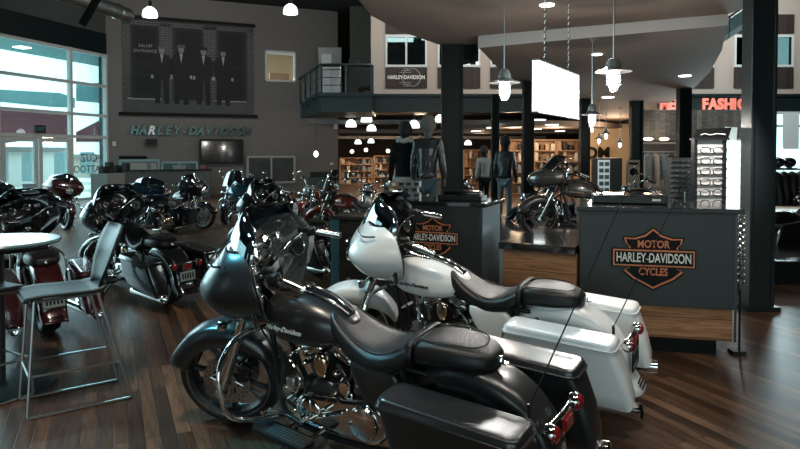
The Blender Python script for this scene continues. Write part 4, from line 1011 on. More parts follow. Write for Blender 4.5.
def facepos(u, v, p0, p1):
    d = (p1-p0).normalized(); n = Vector((-d.y, d.x, 0)); r_ = ray(u, v); k = (p0-Vector((0, 0, CH))).dot(n)/r_.dot(n); q = Vector((0, 0, CH))+r_*k; return ((q-p0).dot(d), q.z)
a_, z_ = facepos(653, 258, PR0, PR1); l0 = facepos(612, 257, PR0, PR1)[0]; l1 = facepos(694, 259, PR0, PR1)[0]
counter(PR0, PR1, 1.24, .41, .8, 'charcoal counter with orange and white shield emblem, right foreground', (a_, z_), l1-l0)
PL1 = atz(481, 203, 1.24); PL1.z = 0; PL0 = PL1+Vector((-.95, .42, 0))
a2, z2 = facepos(433, 237.5, PL0, PL1); m0 = facepos(408, 237, PL0, PL1)[0]; m1 = facepos(458, 238, PL0, PL1)[0]
counter(PL0, PL1, 1.24, .0, .62, 'charcoal counter with orange shield emblem behind the white motorcycle', (a2, z2), m1-m0, wood=False, sidem=mat('counter_side_blue', (.055, .085, .095), .4))
# low wood-clad bench between the counters
bl = PL1+Vector((.17, .02, 0)); br_ = PR0+Vector((-.035, .0, 0)); d = (br_-bl).normalized(); L = (br_-bl).length
be = empty('display_bench', bl, math.atan2(d.y, d.x)); tag(be, 'low wood-clad bench with glossy black top joining the two counters', 'counter')
MB().b2(0, L, .03, 1.2, .0, .82).build('wood_cladding', woodclad, be); MB().b2(0, L, -.02, 1.25, .82, .885).build('bench_top', slabm, be, bevel=.004); MB().b2(0, .035, .012, .05, 0, .82).build('corner_strip', steel, be)
CR = math.atan2((PR1-PR0).y, (PR1-PR0).x)
# things on right counter: black tray unit, phone
def on_counter(u, v, z): return atz(u, v, z)
t = empty('display_case', (PR0.x+.55, PR0.y+.33, 1.24), CR); tag(t, 'flat black display case lying on the right counter', 'case')
MB().b2(-.33, .30, -.14, .20, 0, .075).build('case_body', blacksatin, t, bevel=.012); MB().b2(-.30, .27, -.10, .16, .075, .085).build('case_lid', blackgloss, t, bevel=.004); MB().b2(.17, .24, -.145, -.14, .03, .05).build('case_tag', paper, t)
t = empty('card_machine', (PR0.x+1.0, PR0.y+.22, 1.24), CR); tag(t, 'tiny black pedestal with pale top at the right end of the counter', 'machine')
MB().b2(-.03, .03, -.03, .03, 0, .012).build('machine_base', blacksatin, t); MB().cyl((0, 0, .012), (0, 0, .11), .006).build('stem', steel, t); MB().box((0, 0, .12), (.07, .05, .015)).build('machine_head', blacksatin, t)
# things on left counter
ZC = 1.24
q = PL0.lerp(PL1, .80)
t = empty('flat_monitor', (q.x+.02, q.y+.24, ZC), math.atan2((PL1-PL0).y, (PL1-PL0).x)); tag(t, 'low black register unit lying on the left counter before the column', 'register')
MB().b2(-.20, .24, -.06, .14, 0, .05).build('register_body', blacksatin, t, bevel=.008); MB().b2(-.17, .20, .0, .12, .05, .09).build('register_hood', blackgloss, t, bevel=.01)
q = PL0.lerp(PL1, .97)
t = empty('folded_shirt', (q.x+.0, q.y+.36, ZC), -.3); tag(t, 'folded black and red shirt lying at the right end of the left counter', 'shirt')
b = MB(); 
for i in range(3): b.box((0, 0, .012+i*.020), (.17-.01*i, .12, .019), Matrix.Rotation(.05*i, 3, 'Z'))
b.build('shirt_body', redpaint if False else mat('red_cloth', (.35, .07, .05), .8), t, bevel=.008); MB().box((-.05, .03, .068), (.07, .06, .012)).build('shirt_fold', blacksatin, t, bevel=.004)
random.seed(11)
q = PL0.lerp(PL1, .22)
for k in range(12):
    r_ = k//4; c_ = k % 4
    p = q+Vector((-.05+c_*.075-(0.02 if r_ % 2 else 0), .22+.02*c_, 0)) ; m = cardtan if c_ < 1 else mat('box_pale', (.16, .18, .18), .5, noise=.7, nscale=40)
    o = empty('small_carton', (p.x, p.y, ZC+r_*.058), -.35)
    tag(o, '%s carton, %s of the %s layer, stack on the left counter' % ('tan' if c_ < 1 else 'pale', ['leftmost', 'second from left', 'third from left', 'rightmost'][c_], ['bottom', 'middle', 'top'][r_]), 'box', 'small cartons on the left counter')
    MB().b2(-.034, .034, -.03, .03, 0, .056).build('carton_body', m, o, bevel=.002); MB().b2(-.020, .020, -.0315, -.0300, .016, .042).build('carton_label', blacksatin if c_ else paper, o)
# dark crate cabinet to the left of the left counter
cb = empty('wooden_chest', (atY(347, 240, 7.3).x, 7.3, 0), -.35); tag(cb, 'dark plank chest with a teal steel edge strap left of the white fairing', 'chest')
crm = plank_mat('dark_chest_planks', (.02, .016, .013), (.035, .028, .022), (.05, .04, .03), L=3, W=.11, rough=.5, axes=(PI/2, 0, 0))
MB().b2(-.18, .45, 0, .5, 0, .92).build('chest_body', crm, cb, bevel=.01); MB().b2(-.20, -.10, -.012, .5, 0, .93).build('edge_strap', mat('teal_strap', (.06, .17, .21), .35, .5), cb, bevel=.004)
MB().b2(-.2, .47, -.03, .52, .93, .97).build('chest_lid', crm, cb, bevel=.006)
for z in (.25, .65): MB().lathe([(.0, .02), (.018, .018), (.02, 0)], (.02, -.0, z), (0, -1, 0), 14).build('round_bolt', steel, cb)
# ---------------------------------------------------------------- platform and motorcycles
struct(MB().b2(.9, 7.0, 8.2, 14, 0, .30).build('floor_platform', mat('platform_black', (.012, .013, .014), .25)))
MG = 'motorcycles on the showroom floor'
motorcycle('satin charcoal touring motorcycle in the foreground, nearest the viewer', (.350, 3.12, 0), 2.575, 0.095, antenna=(.2, .97, -.42), detail=2, dashm=mat('inner_fairing_reflection', (.34, .36, .36), .12, .75, coat=1))  # inner fairing lightened to stand in for bright reflections on black plastic
motorcycle('glossy white touring motorcycle parked behind the charcoal one', (1.085, 4.32, 0), 2.63, .085, paint=white, plate=True, antenna=(.2, .80, -.26), detail=2, badge=inkblack)
pk = atY(600, 232, 10.6)
motorcycle('bronze grey motorcycle with shark-nose fairing on the platform behind the counters', (pk.x+.55, 10.2, .30), 2.80, .05, paint=greypaint, fairing='shark', detail=1, badge=mat('badge_orange', (.4, .2, .1), .4))
def bike_front(label, u, v, yaw, Y=None, **kw):
    p = atz(u, v-(2 if v < 235 else 1), 0); c, s = math.cos(yaw), math.sin(yaw)
    m = motorcycle(label, (p.x-1.625*c*.87, p.y-1.625*s*.87, 0), yaw, **kw); m.scale = (.87, .87, .87); return m
def bike_rear(label, u, v, yaw, **kw):
    p = atz(u, v, 0); m = motorcycle(label, (p.x, p.y, 0), yaw, **kw); m.scale = (.93, .93, .93); return m
dk = blacksatin
bike_rear('dark maroon touring motorcycle seen from behind beside the round table', 49, 331, R(127), paint=maroon, plate=True)
bike_rear('black touring motorcycle seen from behind, between the bar stool and the charcoal one', 168, 303, R(139), paint=blackpaint, plate=True)
bike_front('maroon motorcycle facing right, near the glass entrance doors', 66, 232, R(-50), paint=maroon, steer=R(8))
bike_front('dark motorcycle cropped by the left picture edge above the round table', -20, 253, R(-82), paint=blackpaint, fendermat=maroon, steer=R(8))
bike_front('teal blue motorcycle facing the viewer just behind the black one', 137, 243, R(-98), paint=bluepaint, steer=R(8))
bike_front('black motorcycle with chrome front wheel facing right under the service windows', 203, 231, R(-22), paint=blackpaint, wheelm=steel, steer=R(8))
bike_front('blue motorcycle with high handlebar facing the viewer below the television', 226, 226, R(-100), paint=bluepaint, fairing='windshield', tall=True, bags=False, steer=R(5))
bike_front('teal faired motorcycle half hidden behind the charcoal windscreen', 243, 246, R(-88), paint=teal, steer=R(8))
bike_front('black motorcycle with high bars in front of the frosted wall window', 272, 226, R(-95), paint=blackpaint, fairing='none', tall=True, bags=False, steer=R(-5))
bike_rear('black touring motorcycle with side cases beyond the charcoal handlebar', 318, 275, R(140), paint=blackpaint)
bike_front('red orange motorcycle behind the far handlebar, before the dark kiosk', 302, 228, R(-112), paint=redpaint, fairing='none', tall=True, bags=False, steer=R(5))
bike_rear('black and red motorcycle with a low seat left of the white fairing', 388, 243, R(152), paint=redpaint, bag=blackpaint, fairing='windshield', tall=True, steer=R(5))
bike_front('black motorcycle with silver tank behind the chest, far middle', 366, 222, R(-88), paint=mat('silver_paint', (.25, .26, .27), .3, .5, coat=1), fairing='none', bags=False, steer=R(5))
bike_front('small black motorcycle beneath the two mannequins', 386, 215, R(-98), paint=blackpaint, fairing='none', tall=True, bags=False, steer=R(5))
bike_front('blue motorcycle left of the bronze grey one behind the bench', 519, 236, R(-168), paint=bluepaint, fairing='none', bags=False, steer=R(10))
bike_rear('black touring motorcycle behind the bronze grey one', 690, 228, R(160), paint=blackpaint, fairing='none', tall=True)
bike_rear('black touring motorcycle right of the big column', 778, 259, R(20), paint=blackpaint)
bike_front('black motorcycle among the far mannequins left of the slim column', 462, 214, R(-100), paint=blackpaint, fairing='none', tall=True, bags=False)
# ---------------------------------------------------------------- round table and bar stools
tt = empty('bar_table', (-.10-2.62+.0, 4.62, 0)); tt.location = (atz(-12, 242, 1.07).x, 4.62, 0); tag(tt, 'round pale teal bar table at the left edge', 'table')
tabm = mat('table_laminate', (.13, .20, .205), .25, coat=.2)
MB().lathe([(.0, 1.035), (.37, 1.035), (.395, 1.042), (.405, 1.056), (.395, 1.07), (0, 1.07)], n=64).build('table_top', tabm, tt)
MB().lathe([(.30, 1.0), (.33, 1.03), (.0, 1.033)], n=40).build('top_rim', darkmetal, tt)
MB().cyl((0, 0, .02), (0, 0, 1.02), .035, n=20).build('table_post', darkmetal, tt)
MB().lathe([(.36, 0), (.36, .012), (.30, .025), (.08, .05), (0, .055)], n=48).build('table_base', mat('base_teal', (.015, .04, .045), .35, .4), tt)
stoolseat = mat('stool_shell', (.009, .019, .020), .42)
def barstool(loc, rz, lab):
    r = empty('bar_stool', loc, rz, lab, 'stool', 'bar stools at the round table')
    # local: x forward (to table), seat from x -.22...22
    b = MB(); rings = []
    prof = [(.27, .735), (.258, .758), (.17, .768), (.0, .765), (-.12, .765), (-.185, .775), (-.215, .80)]
    for x, z in prof:
        rings.append([Vector((x, -.21+.42*i/10, z+.012*abs(-1+2*i/10)**3)) for i in range(11)])
    b.loft(rings, ring_closed=False); b.build('seat', stoolseat, r, solid=.022)
    b = MB(); rings = []
    for x, z, w in ((-.195, .775, .13), (-.212, .84, .16), (-.235, .93, .215), (-.27, 1.04, .235), (-.31, 1.14, .225), (-.335, 1.195, .19)):
        rings.append([Vector((x-.03*(1-abs(-1+2*i/10)**2)+.02, w*(-1+2*i/10), z)) for i in range(11)])
    b.loft(rings, ring_closed=False); b.build('backrest', stoolseat, r, solid=.018)
    for sy in (1, -1):
        MB().tube([(.215, sy*.18, .745), (.265, sy*.205, .02)], .010, 8).build('leg', steel, r)
        MB().tube([(-.16, sy*.18, .755), (-.365, sy*.205, .02)], .010, 8).build('leg', steel, r)
        MB().tube([(.265, sy*.205, .010), (-.365, sy*.205, .010)], .010, 8).build('floor_runner', steel, r)
        MB().tube([(.250, sy*.197, .27), (-.295, sy*.197, .27)], .008, 8).build('foot_rail', steel, r)
        MB().tube([(.215, sy*.18, .745), (-.16, sy*.18, .755)], .010, 8).build('seat_rail', steel, r)
    MB().tube([(.250, -.197, .27), (.250, .197, .27)], .008, 8).build('foot_rail', steel, r)
    return r
f1 = atz(22, 420, 0); f2 = atz(127, 402, 0); f3 = atz(119, 375, 0)
sd = (f2-f1).normalized(); mid = (f1+f2)/2; nrm = Vector((-sd.y, sd.x, 0))
c = mid+nrm*.21-sd*.045; barstool((c.x, c.y, 0), math.atan2(-sd.y, -sd.x)+R(8), 'dark shell bar stool with chrome sled legs right of the round table')
c2 = atz(-28, 405, 0); barstool((c2.x, c2.y+.05, 0), R(60), 'bar stool mostly cut off by the left picture edge')
# A-frame price stands
def stand(u, v, Y, h, rz, lab):
    p = atz(u, v, 0); r = empty('sign_stand', p, rz, lab, 'sign', 'leaning price boards')
    MB().box((0, .10, h*.5), (.30, .015, h), Matrix.Rotation(.22, 3, 'X')).build('board', mat('grey_board', (.22, .27, .28), .4), r)
    MB().cyl((0, .35, .0), (0, .20, h*.9), .012, n=8).build('rear_strut', steel, r)
    return r
stand(30, 222, 12, .95, R(20), 'leaning grey board beside the maroon motorcycle near the doors')
def tagstand(u, v, lab):
    p = atz(u, v, 0); r = empty('price_stand', p, .2, lab, 'sign')
    MB().tube([(.14, 0, .02), (0, 0, .8)], .008, 6).build('pole', steel, r); MB().tube([(-.05, .06, .0), (.14, 0, .02)], .01, 6).build('foot', steel, r)
    MB().box((0, 0, .9), (.17, .015, .24), Matrix.Rotation(-.4, 3, 'Y')).build('card_frame', paper, r); MB().box((0, -.01, .9), (.10, .012, .16), Matrix.Rotation(-.4, 3, 'Y')).build('card_print', blacksatin, r)
tagstand(183, 226, 'tilted white price card on a pole before the service counter')
# kiosk beside grey wall
k_ = empty('dark_kiosk', (atY(322, 200, 24).x, 24, 0)); tag(k_, 'dark kiosk cabinet against the grey wall right of the frosted window', 'cabinet')
MB().b2(-.55, .5, 0, .6, 0, .75).build('kiosk_body', walldark, k_); MB().b2(-.45, .40, .05, .55, .75, .95).build('kiosk_top', blacksatin, k_)
# ---------------------------------------------------------------- hanging lamps
def rlm(u, v, Y, s, lab, ztop, grp='caged hanging lamps'):
    """v = photo height of the shade rim"""
    p = atY(u, v, Y); r = empty('hanging_lamp', p, 0, lab, 'lamp', grp)
    MB().lathe([(.20*s, 0), (.205*s, .004), (.19*s, .012), (.12*s, .030), (.085*s, .055), (.078*s, .10), (.055*s, .14), (.02*s, .15), (.0, .15)], n=36).build('lamp_shade', galv, r, solid=.003)
    MB().lathe([(.0, .03*s), (.060*s, .02*s), (.072*s, -.03*s), (.072*s, -.13*s), (.055*s, -.18*s), (0, -.20*s)], n=20).build('glass_globe', lampw, r)
    for k in range(4):
        a = k*PI/2+.4; MB().tube([(.080*s*math.cos(a), .080*s*math.sin(a), .0), (.084*s*math.cos(a), .084*s*math.sin(a), -.13*s), (.05*s*math.cos(a), .05*s*math.sin(a), -.21*s), (0, 0, -.225*s)], .006*s, 5, 3).build('cage_wire', galv, r)
    for z in (-.04, -.09, -.14): MB().tube([(.085*s*math.cos(a), .085*s*math.sin(a), z*s) for a in [i*PI/8 for i in range(16)]], .006*s, 5, closed=True).build('cage_ring', galv, r)
    MB().cyl((0, 0, .13*s), (0, 0, ztop-p.z), .008*max(.7, s), n=8).build('cord', steel, r)
    MB().lathe([(.06*s, 0), (.06*s, -.015), (.02*s, -.04), (0, -.04)], (0, 0, ztop-p.z), (0, 0, 1), 20).build('ceiling_rose', galv, r)
    l = bpy.data.lights.new('lamp_light', 'POINT'); l.energy = (45 if Y < 10 else 18)*s; l.color = (1, .90, .80); l.shadow_soft_size = .06; lo = bpy.data.objects.new('lamp_light', l); COL.objects.link(lo); lo.location = p+Vector((0, 0, -.30*s))
    return r
rlm(613.5, 72, 7.0, .95, 'large caged lamp hanging right of the lit sign', ZN)
rlm(504.5, 83, 7.0, .82, 'caged lamp hanging left of the lit sign', ZN)
rlm(592, 115, 8.9, .70, 'smaller caged lamp hanging on a long cord below the ceiling rose', zf(8.9))
for i, (u, v, Y, s) in enumerate(((606, 134, 15.5, .55), (599, 139, 17, .55), (620, 143, 19, .6), (587, 143, 19, .6), (592, 128, 15, .45))):
    rlm(u, v, Y, s, ['far caged lamp, highest of the small cluster before the tan wall', 'far caged lamp in the middle of the small cluster', 'far caged lamp, rightmost of the small cluster', 'far caged lamp, leftmost of the small cluster', 'little white lamp directly below the long-cord lamp'][i], zf(Y))
# lit sign on chains
sA = atY(535.3, 85.5, 6.0); sB = atY(576.2, 98, 7.25)
dS = (sB-sA); dS.z = 0; Ls = dS.length; cS = (sA+sB)/2; zt2 = atY(535, 60.5, 6.0).z; zb2 = atY(535, 111, 6.0).z; cS.z = (zt2+zb2)/2
sg = empty('lit_sign', cS, math.atan2(dS.y, dS.x)); tag(sg, 'glowing white rectangular sign hanging on two chains', 'sign')
hS = (zt2-zb2)/2
MB().b2(-Ls/2, Ls/2, -.03, .03, -hS, hS).build('sign_face', signglow, sg, bevel=.004)
MB().b2(-Ls/2-.01, Ls/2+.01, -.035, .035, hS, hS+.015).build('sign_edge', steel, sg); MB().b2(-Ls/2-.01, Ls/2+.01, -.035, .035, -hS-.015, -hS).build('sign_edge', steel, sg)
MB().b2(Ls*.10, Ls*.46, -.034, -.030, -hS*.9, -hS*.35).build('grey_print_block', mat('sign_print_grey', (.30, .33, .33), .5), sg)
text('sign_lettering', 'DOR', .17, basis((Ls*.30, -.034, -hS*.20), (1, 0, 0), (0, 0, 1)), mat('sign_letters', (.28, .30, .30), .5), sg, bold=.003)
for xx in (-Ls*.30, Ls*.28):
    n = 26; z0_ = hS+.015; z1_ = ZN-cS.z; cb_ = MB()
    for i in range(n):
        z = z0_+(z1_-z0_)*(i+.5)/n; hh = (z1_-z0_)/n*.62; a = PI/2*(i % 2)
        cb_.tube([(xx+.010*math.cos(t)*math.cos(a), .010*math.cos(t)*math.sin(a), z+hh*math.sin(t)) for t in [k*PI/4 for k in range(8)]], .0035, 5, closed=True)
    cb_.build('chain', chrome, sg)
# high-bay domes
def dome(u, v, Y, s, lab, ztop, m=None, light=0):
    p = atY(u, v, Y); r = empty('dome_lamp', p, 0, lab, 'lamp', 'white dome lamps')
    MB().lathe([(.20*s, 0), (.20*s, .08*s), (.17*s, .19*s), (.09*s, .26*s), (.05*s, .28*s), (.0, .28*s)], n=28).build('dome_shade', m or lampdome, r)
    MB().cyl((0, 0, .28*s), (0, 0, .42*s), .05*s, n=14).build('lamp_housing', blacksatin, r); MB().cyl((0, 0, .42*s), (0, 0, ztop-p.z), .012, n=6).build('cord', blacksatin, r)
    if light:
        l = bpy.data.lights.new('dome_light', 'SPOT'); l.energy = light; l.color = (.88, 1, .97); l.shadow_soft_size = .2*s; l.spot_size = R(120); l.spot_blend = .6
        lo = bpy.data.objects.new('dome_light', l); COL.objects.link(lo); lo.location = p+Vector((0, 0, -.04))
    return r
dome(150, 17, 14, .8, 'white dome lamp hanging above the photo mural', CEIL, light=260)
dome(290.5, 14, 17, .95, 'white dome lamp hanging above the small upper window', CEIL, light=300)
fd = [(351, 127, 24, 1.0), (366.5, 122, 24, 1.05), (371.5, 131, 26, .95), (414, 128, 24, 1.05), (358, 144, 33, .85), (371, 143, 34, .85), (440, 122, 24, 1.0), (468, 145, 33, .9), (420, 143, 33, .8)]
fl_ = ['leftmost of the nearer lamps beyond the opening', 'highest lamp in the opening left of the mannequins', 'lamp just right of and below the highest one', 'lamp between the two mannequin heads', 'small far lamp, left of the far pair', 'small far lamp, right of the far pair', 'lamp touching the left column', 'small far lamp right of the left column', 'small far lamp behind the leather-jacket mannequin']
struct(box3('ceiling_hall', xY(345, 22), 13.5, 22, 50, 3.9, 4.0, ceilm))
for i, (u, v, Y, s) in enumerate(fd): dome(u, v, Y, s, 'white dome '+fl_[i], 3.9, light=60 if i in (1, 3, 4) else 0)
for k, (v, Y) in enumerate(((124, 24.5), (133, 29), (139, 35))):
    tag(box3('ceiling_duct', -3.5, 8, Y, Y+.4, zY(v, Y), zY(v, Y)+.16, mat('duct_grey', (.13, .125, .12), .6)), 'long ceiling duct crossing the back hall, %s' % ['nearest of three', 'middle of three', 'farthest of three'][k], 'duct', 'ceiling ducts in the back hall')
# hall lamp on long cord by grey wall
p = atY(316, 154, 20.6); r = empty('cord_lamp', p); tag(r, 'single bare bulb on a long cord before the grey wall', 'lamp')
MB().sphere((0, 0, 0), (.07, .07, .10)).build('bulb', lampw, r); MB().cyl((0, 0, .12), (0, 0, bz0-p.z), .012, n=6).build('cord', blacksatin, r)
for i, (u, v) in enumerate(((366, 150), (352, 151.5), (388, 151), (401, 152))):
    p = atY(u, v, 30); r = empty('cord_lamp', p); tag(r, 'tiny glowing bulb in the back hall, %s' % ['second from left', 'leftmost', 'third from left', 'rightmost'][i], 'lamp', 'tiny bulbs in the back hall')
    MB().sphere((0, 0, 0), .09).build('bulb', lampwarm, r); MB().cyl((0, 0, .15), (0, 0, 3.9-p.z), .012, n=6).build('cord', blacksatin, r)
# spiral duct and ceiling fan top left
d0 = atY(58, -8, 9.5); d1 = atY(128, 15, 12.5)
sd_ = d1-d0; n = 44; pr = []
for i in range(n): pr += [(.12, sd_.length*i/n), (.13, sd_.length*(i+.12)/n), (.12, sd_.length*(i+.24)/n)]
du = empty('spiral_duct', d0); tag(du, 'galvanised spiral air duct high at the upper left', 'duct')
MB().lathe(pr+[(.12, sd_.length)], (0, 0, 0), sd_, 28).build('duct_tube', galv, du); MB().tube([(.0, 0, .2), (0, 0, 1.5)], .01).build('hanger', steel, du)
MB().lathe([(.13, -.04), (.145, 0), (.13, .04)], sd_*.8, sd_, 28).build('duct_collar', steel, du)
fan = empty('ceiling_fan', atY(118, -38, 8.0)); tag(fan, 'large black ceiling fan with one blade dipping into view, upper left', 'fan')
MB().lathe([(0, -.1), (.16, -.08), (.18, .05), (.08, .2), (0, .2)], n=24).build('fan_hub', inkblack, fan); MB().cyl((0, 0, .15), (0, 0, CEIL-fan.location.z), .03).build('fan_rod', inkblack, fan)
tip = atY(82, 25, 8.0)-fan.location
for k in range(5):
    rot = Matrix.Rotation(2*PI*k/5, 3, 'Z') if k else Matrix.Identity(3)
    tv = tip if k == 0 else rot @ Vector((tip.length, 0, 0))
    dd = tv.normalized(); sv = dd.cross(Vector((0, 1, 0))).normalized() if k == 0 else dd.cross(Vector((0, 0, 1))).normalized()
    nv = dd.cross(sv); b = MB(); rings = []
    for t, w in ((.10, .04), (.35, .045), (.75, .055), (.97, .055), (1.0, .045)):
        rings.append([tv*t+sv*w, tv*t+nv*.012, tv*t-sv*w, tv*t-nv*.012])
    b.loft(rings).build('fan_blade', inkblack, fan, sharp=50)
# ---------------------------------------------------------------- eyewear racks
gm = mat('spectacle_frame_black', (.012, .012, .012), .3)
def glasses_proto():
    r = empty('spectacles', (0, 0, 0)); tag(r, 'x', 'glasses')
    b = MB()
    for s in (1, -1): b.tube([(s*.033+.026*math.cos(a), -.012, .018*math.sin(a)*(1 if abs(math.sin(a)) < .99 else .95)) for a in [i*PI/8 for i in range(16)]], .0032, 6, closed=True)
    b.tube([(-.009, -.012, .008), (0, -.013, .011), (.009, -.012, .008)], .0025, 5)
    b.build('rims', gm, r)
    for s in (1, -1): MB().tube([(s*.060, -.010, .008), (s*.062, .05, .008), (s*.060, .10, -.005)], .002, 5).build('temple', gm, r)
    return r
gp = glasses_proto(); used = [0]
def put_glasses(p, rz, lab, grp, sc_=1.0):
    o = gp if not used[0] else copy_tree(gp); used[0] = 1
    o.location = p; o.rotation_euler = (0, 0, rz); o.scale = (sc_,)*3; tag(o, lab, 'glasses', grp)
RY = 7.25; cxr = atY(709, 180, RY).x
rk = empty('eyewear_tower', (cxr, RY, 0)); tag(rk, 'lit white eyewear tower with six shelves of glasses behind the right counter', 'display rack')
zt3 = zY(140, RY)
MB().b2(-.15, .15, 0, .05, 0, zt3).build('tower_back', mat('tower_white', (.62, .60, .57), .6), rk); 
for s in (-1, 1): MB().b2(s*.165-.018, s*.165+.018, -.03, .05, 0, zt3+.02).build('tower_side', blacksatin, rk)
MB().b2(-.2, .2, -.06, .06, zt3, zt3+.02).build('tower_cap', blacksatin, rk)
MB().add([(-.20, -.05, zt3+.02), (.19, -.05, zt3+.02), (.22, -.06, zt3+.14), (-.16, -.06, zt3+.12), (-.20, -.02, zt3+.02), (.19, -.02, zt3+.02), (.22, -.03, zt3+.14), (-.16, -.03, zt3+.12)], [(0, 1, 2, 3), (7, 6, 5, 4), (0, 4, 5, 1), (1, 5, 6, 2), (2, 6, 7, 3), (3, 7, 4, 0)]).build('header_board', inkblack, rk)
MB().tube([(-.13, -.064, zt3+.055), (-.08, -.064, zt3+.07), (-.02, -.064, zt3+.055), (.05, -.064, zt3+.07), (.15, -.064, zt3+.06)], .006, 5, 4).build('white_wave_print', ivory, rk)
for i in range(6):
    z = zY(150.5+i*10.5, RY)
    MB().b2(-.145, .145, -.035, .0, z-.028, z-.024).build('shelf', mat('clear_shelf', (.5, .5, .5), .2), rk)
    put_glasses((cxr, RY-.035, z), 0, 'black spectacles on the lit tower, %s row' % ['top', 'second', 'third', 'fourth', 'fifth', 'bottom'][i], 'spectacles on the lit tower', 2.15)
    for j in range(2):
        pass
R2 = 7.55; cx2 = atY(731, 180, R2).x
rk2 = empty('eyewear_light_panel', (cx2, R2, 0)); tag(rk2, 'brightly backlit eyewear panel between the tower and the big column', 'display rack')
MB().b2(-.13, .11, .02, .10, 0.95, zY(141, R2)).build('light_panel', mat('backlit_panel', (.9, .95, .95), .5, emit=(.85, 1, .98), es=3.0), rk2)
MB().b2(-.145, -.13, -.02, .12, 0, zY(139, R2)).build('panel_edge', steel, rk2); MB().b2(.11, .125, -.02, .12, 0, zY(139, R2)).build('panel_edge', steel, rk2)
MB().box((-.02, -.02, zY(134, R2)), (.14, .01, .16), Matrix.Rotation(.06, 3, 'Y')).build('topper_card', mat('topper', (.5, .6, .58), .5, emit=(.8, .95, .92), es=.6), rk2)
for i in range(8):
    z = zY(150+i*9.4, R2); MB().b2(-.12, .10, -.03, .02, z-.03, z-.026).build('shelf', steel, rk2)
    for j in range(2):
        put_glasses((cx2-.07+j*.12, R2-.03, z), .5, 'spectacles on the backlit panel, %s in row %s from the top' % (['left', 'right'][j], ['one', 'two', 'three', 'four', 'five', 'six', 'seven', 'eight'][i]), 'spectacles on the backlit panel', 1.0)
R3 = 7.9; cx3 = atY(682, 180, R3).x
rk3 = empty('eyewear_spinner', (cx3, R3, 0)); tag(rk3, 'dark wire eyewear spinner standing in front of the column', 'display rack')
MB().b2(-.13, .13, .02, .16, .0, zY(158, R3)).build('spinner_board', mat('spinner_dark', (.03, .035, .035), .5), rk3)
for i in range(9):
    z = zY(161+i*5, R3); MB().b2(-.14, .14, -.02, .02, z-.006, z-.002).build('wire_shelf', steel, rk3)
    for j in range(2):
        put_glasses((cx3-.07+j*.14, R3-.02, z+.012), 0, 'spectacles on the dark spinner, %s in row %s from the top' % (['left', 'right'][j], ['one', 'two', 'three', 'four', 'five', 'six', 'seven', 'eight', 'nine'][i]), 'spectacles on the dark spinner', .95)
# chain of small hooks down the counter side
hk = empty('keyring_strip', (PR1.x+.10, PR1.y+.12, 0)); tag(hk, 'hanging strip of silver key rings beside the right counter', 'key rings')
MB().b2(-.006, .006, 0, .01, .55, 1.22).build('strip', steel, hk)
for i in range(11): MB().tube([(.028*math.cos(a), -.01, 1.18-i*.055+.02*math.sin(a)) for a in [k*PI/5 for k in range(10)]], .005, 6, closed=True).build('ring', chrome, hk)
MB().b2(-.05, .06, .0, .1, 0, .03).build('strip_foot', blacksatin, hk)
MB().b2(-.008, .008, .002, .012, .03, .56).build('strip_pole', blacksatin, hk)
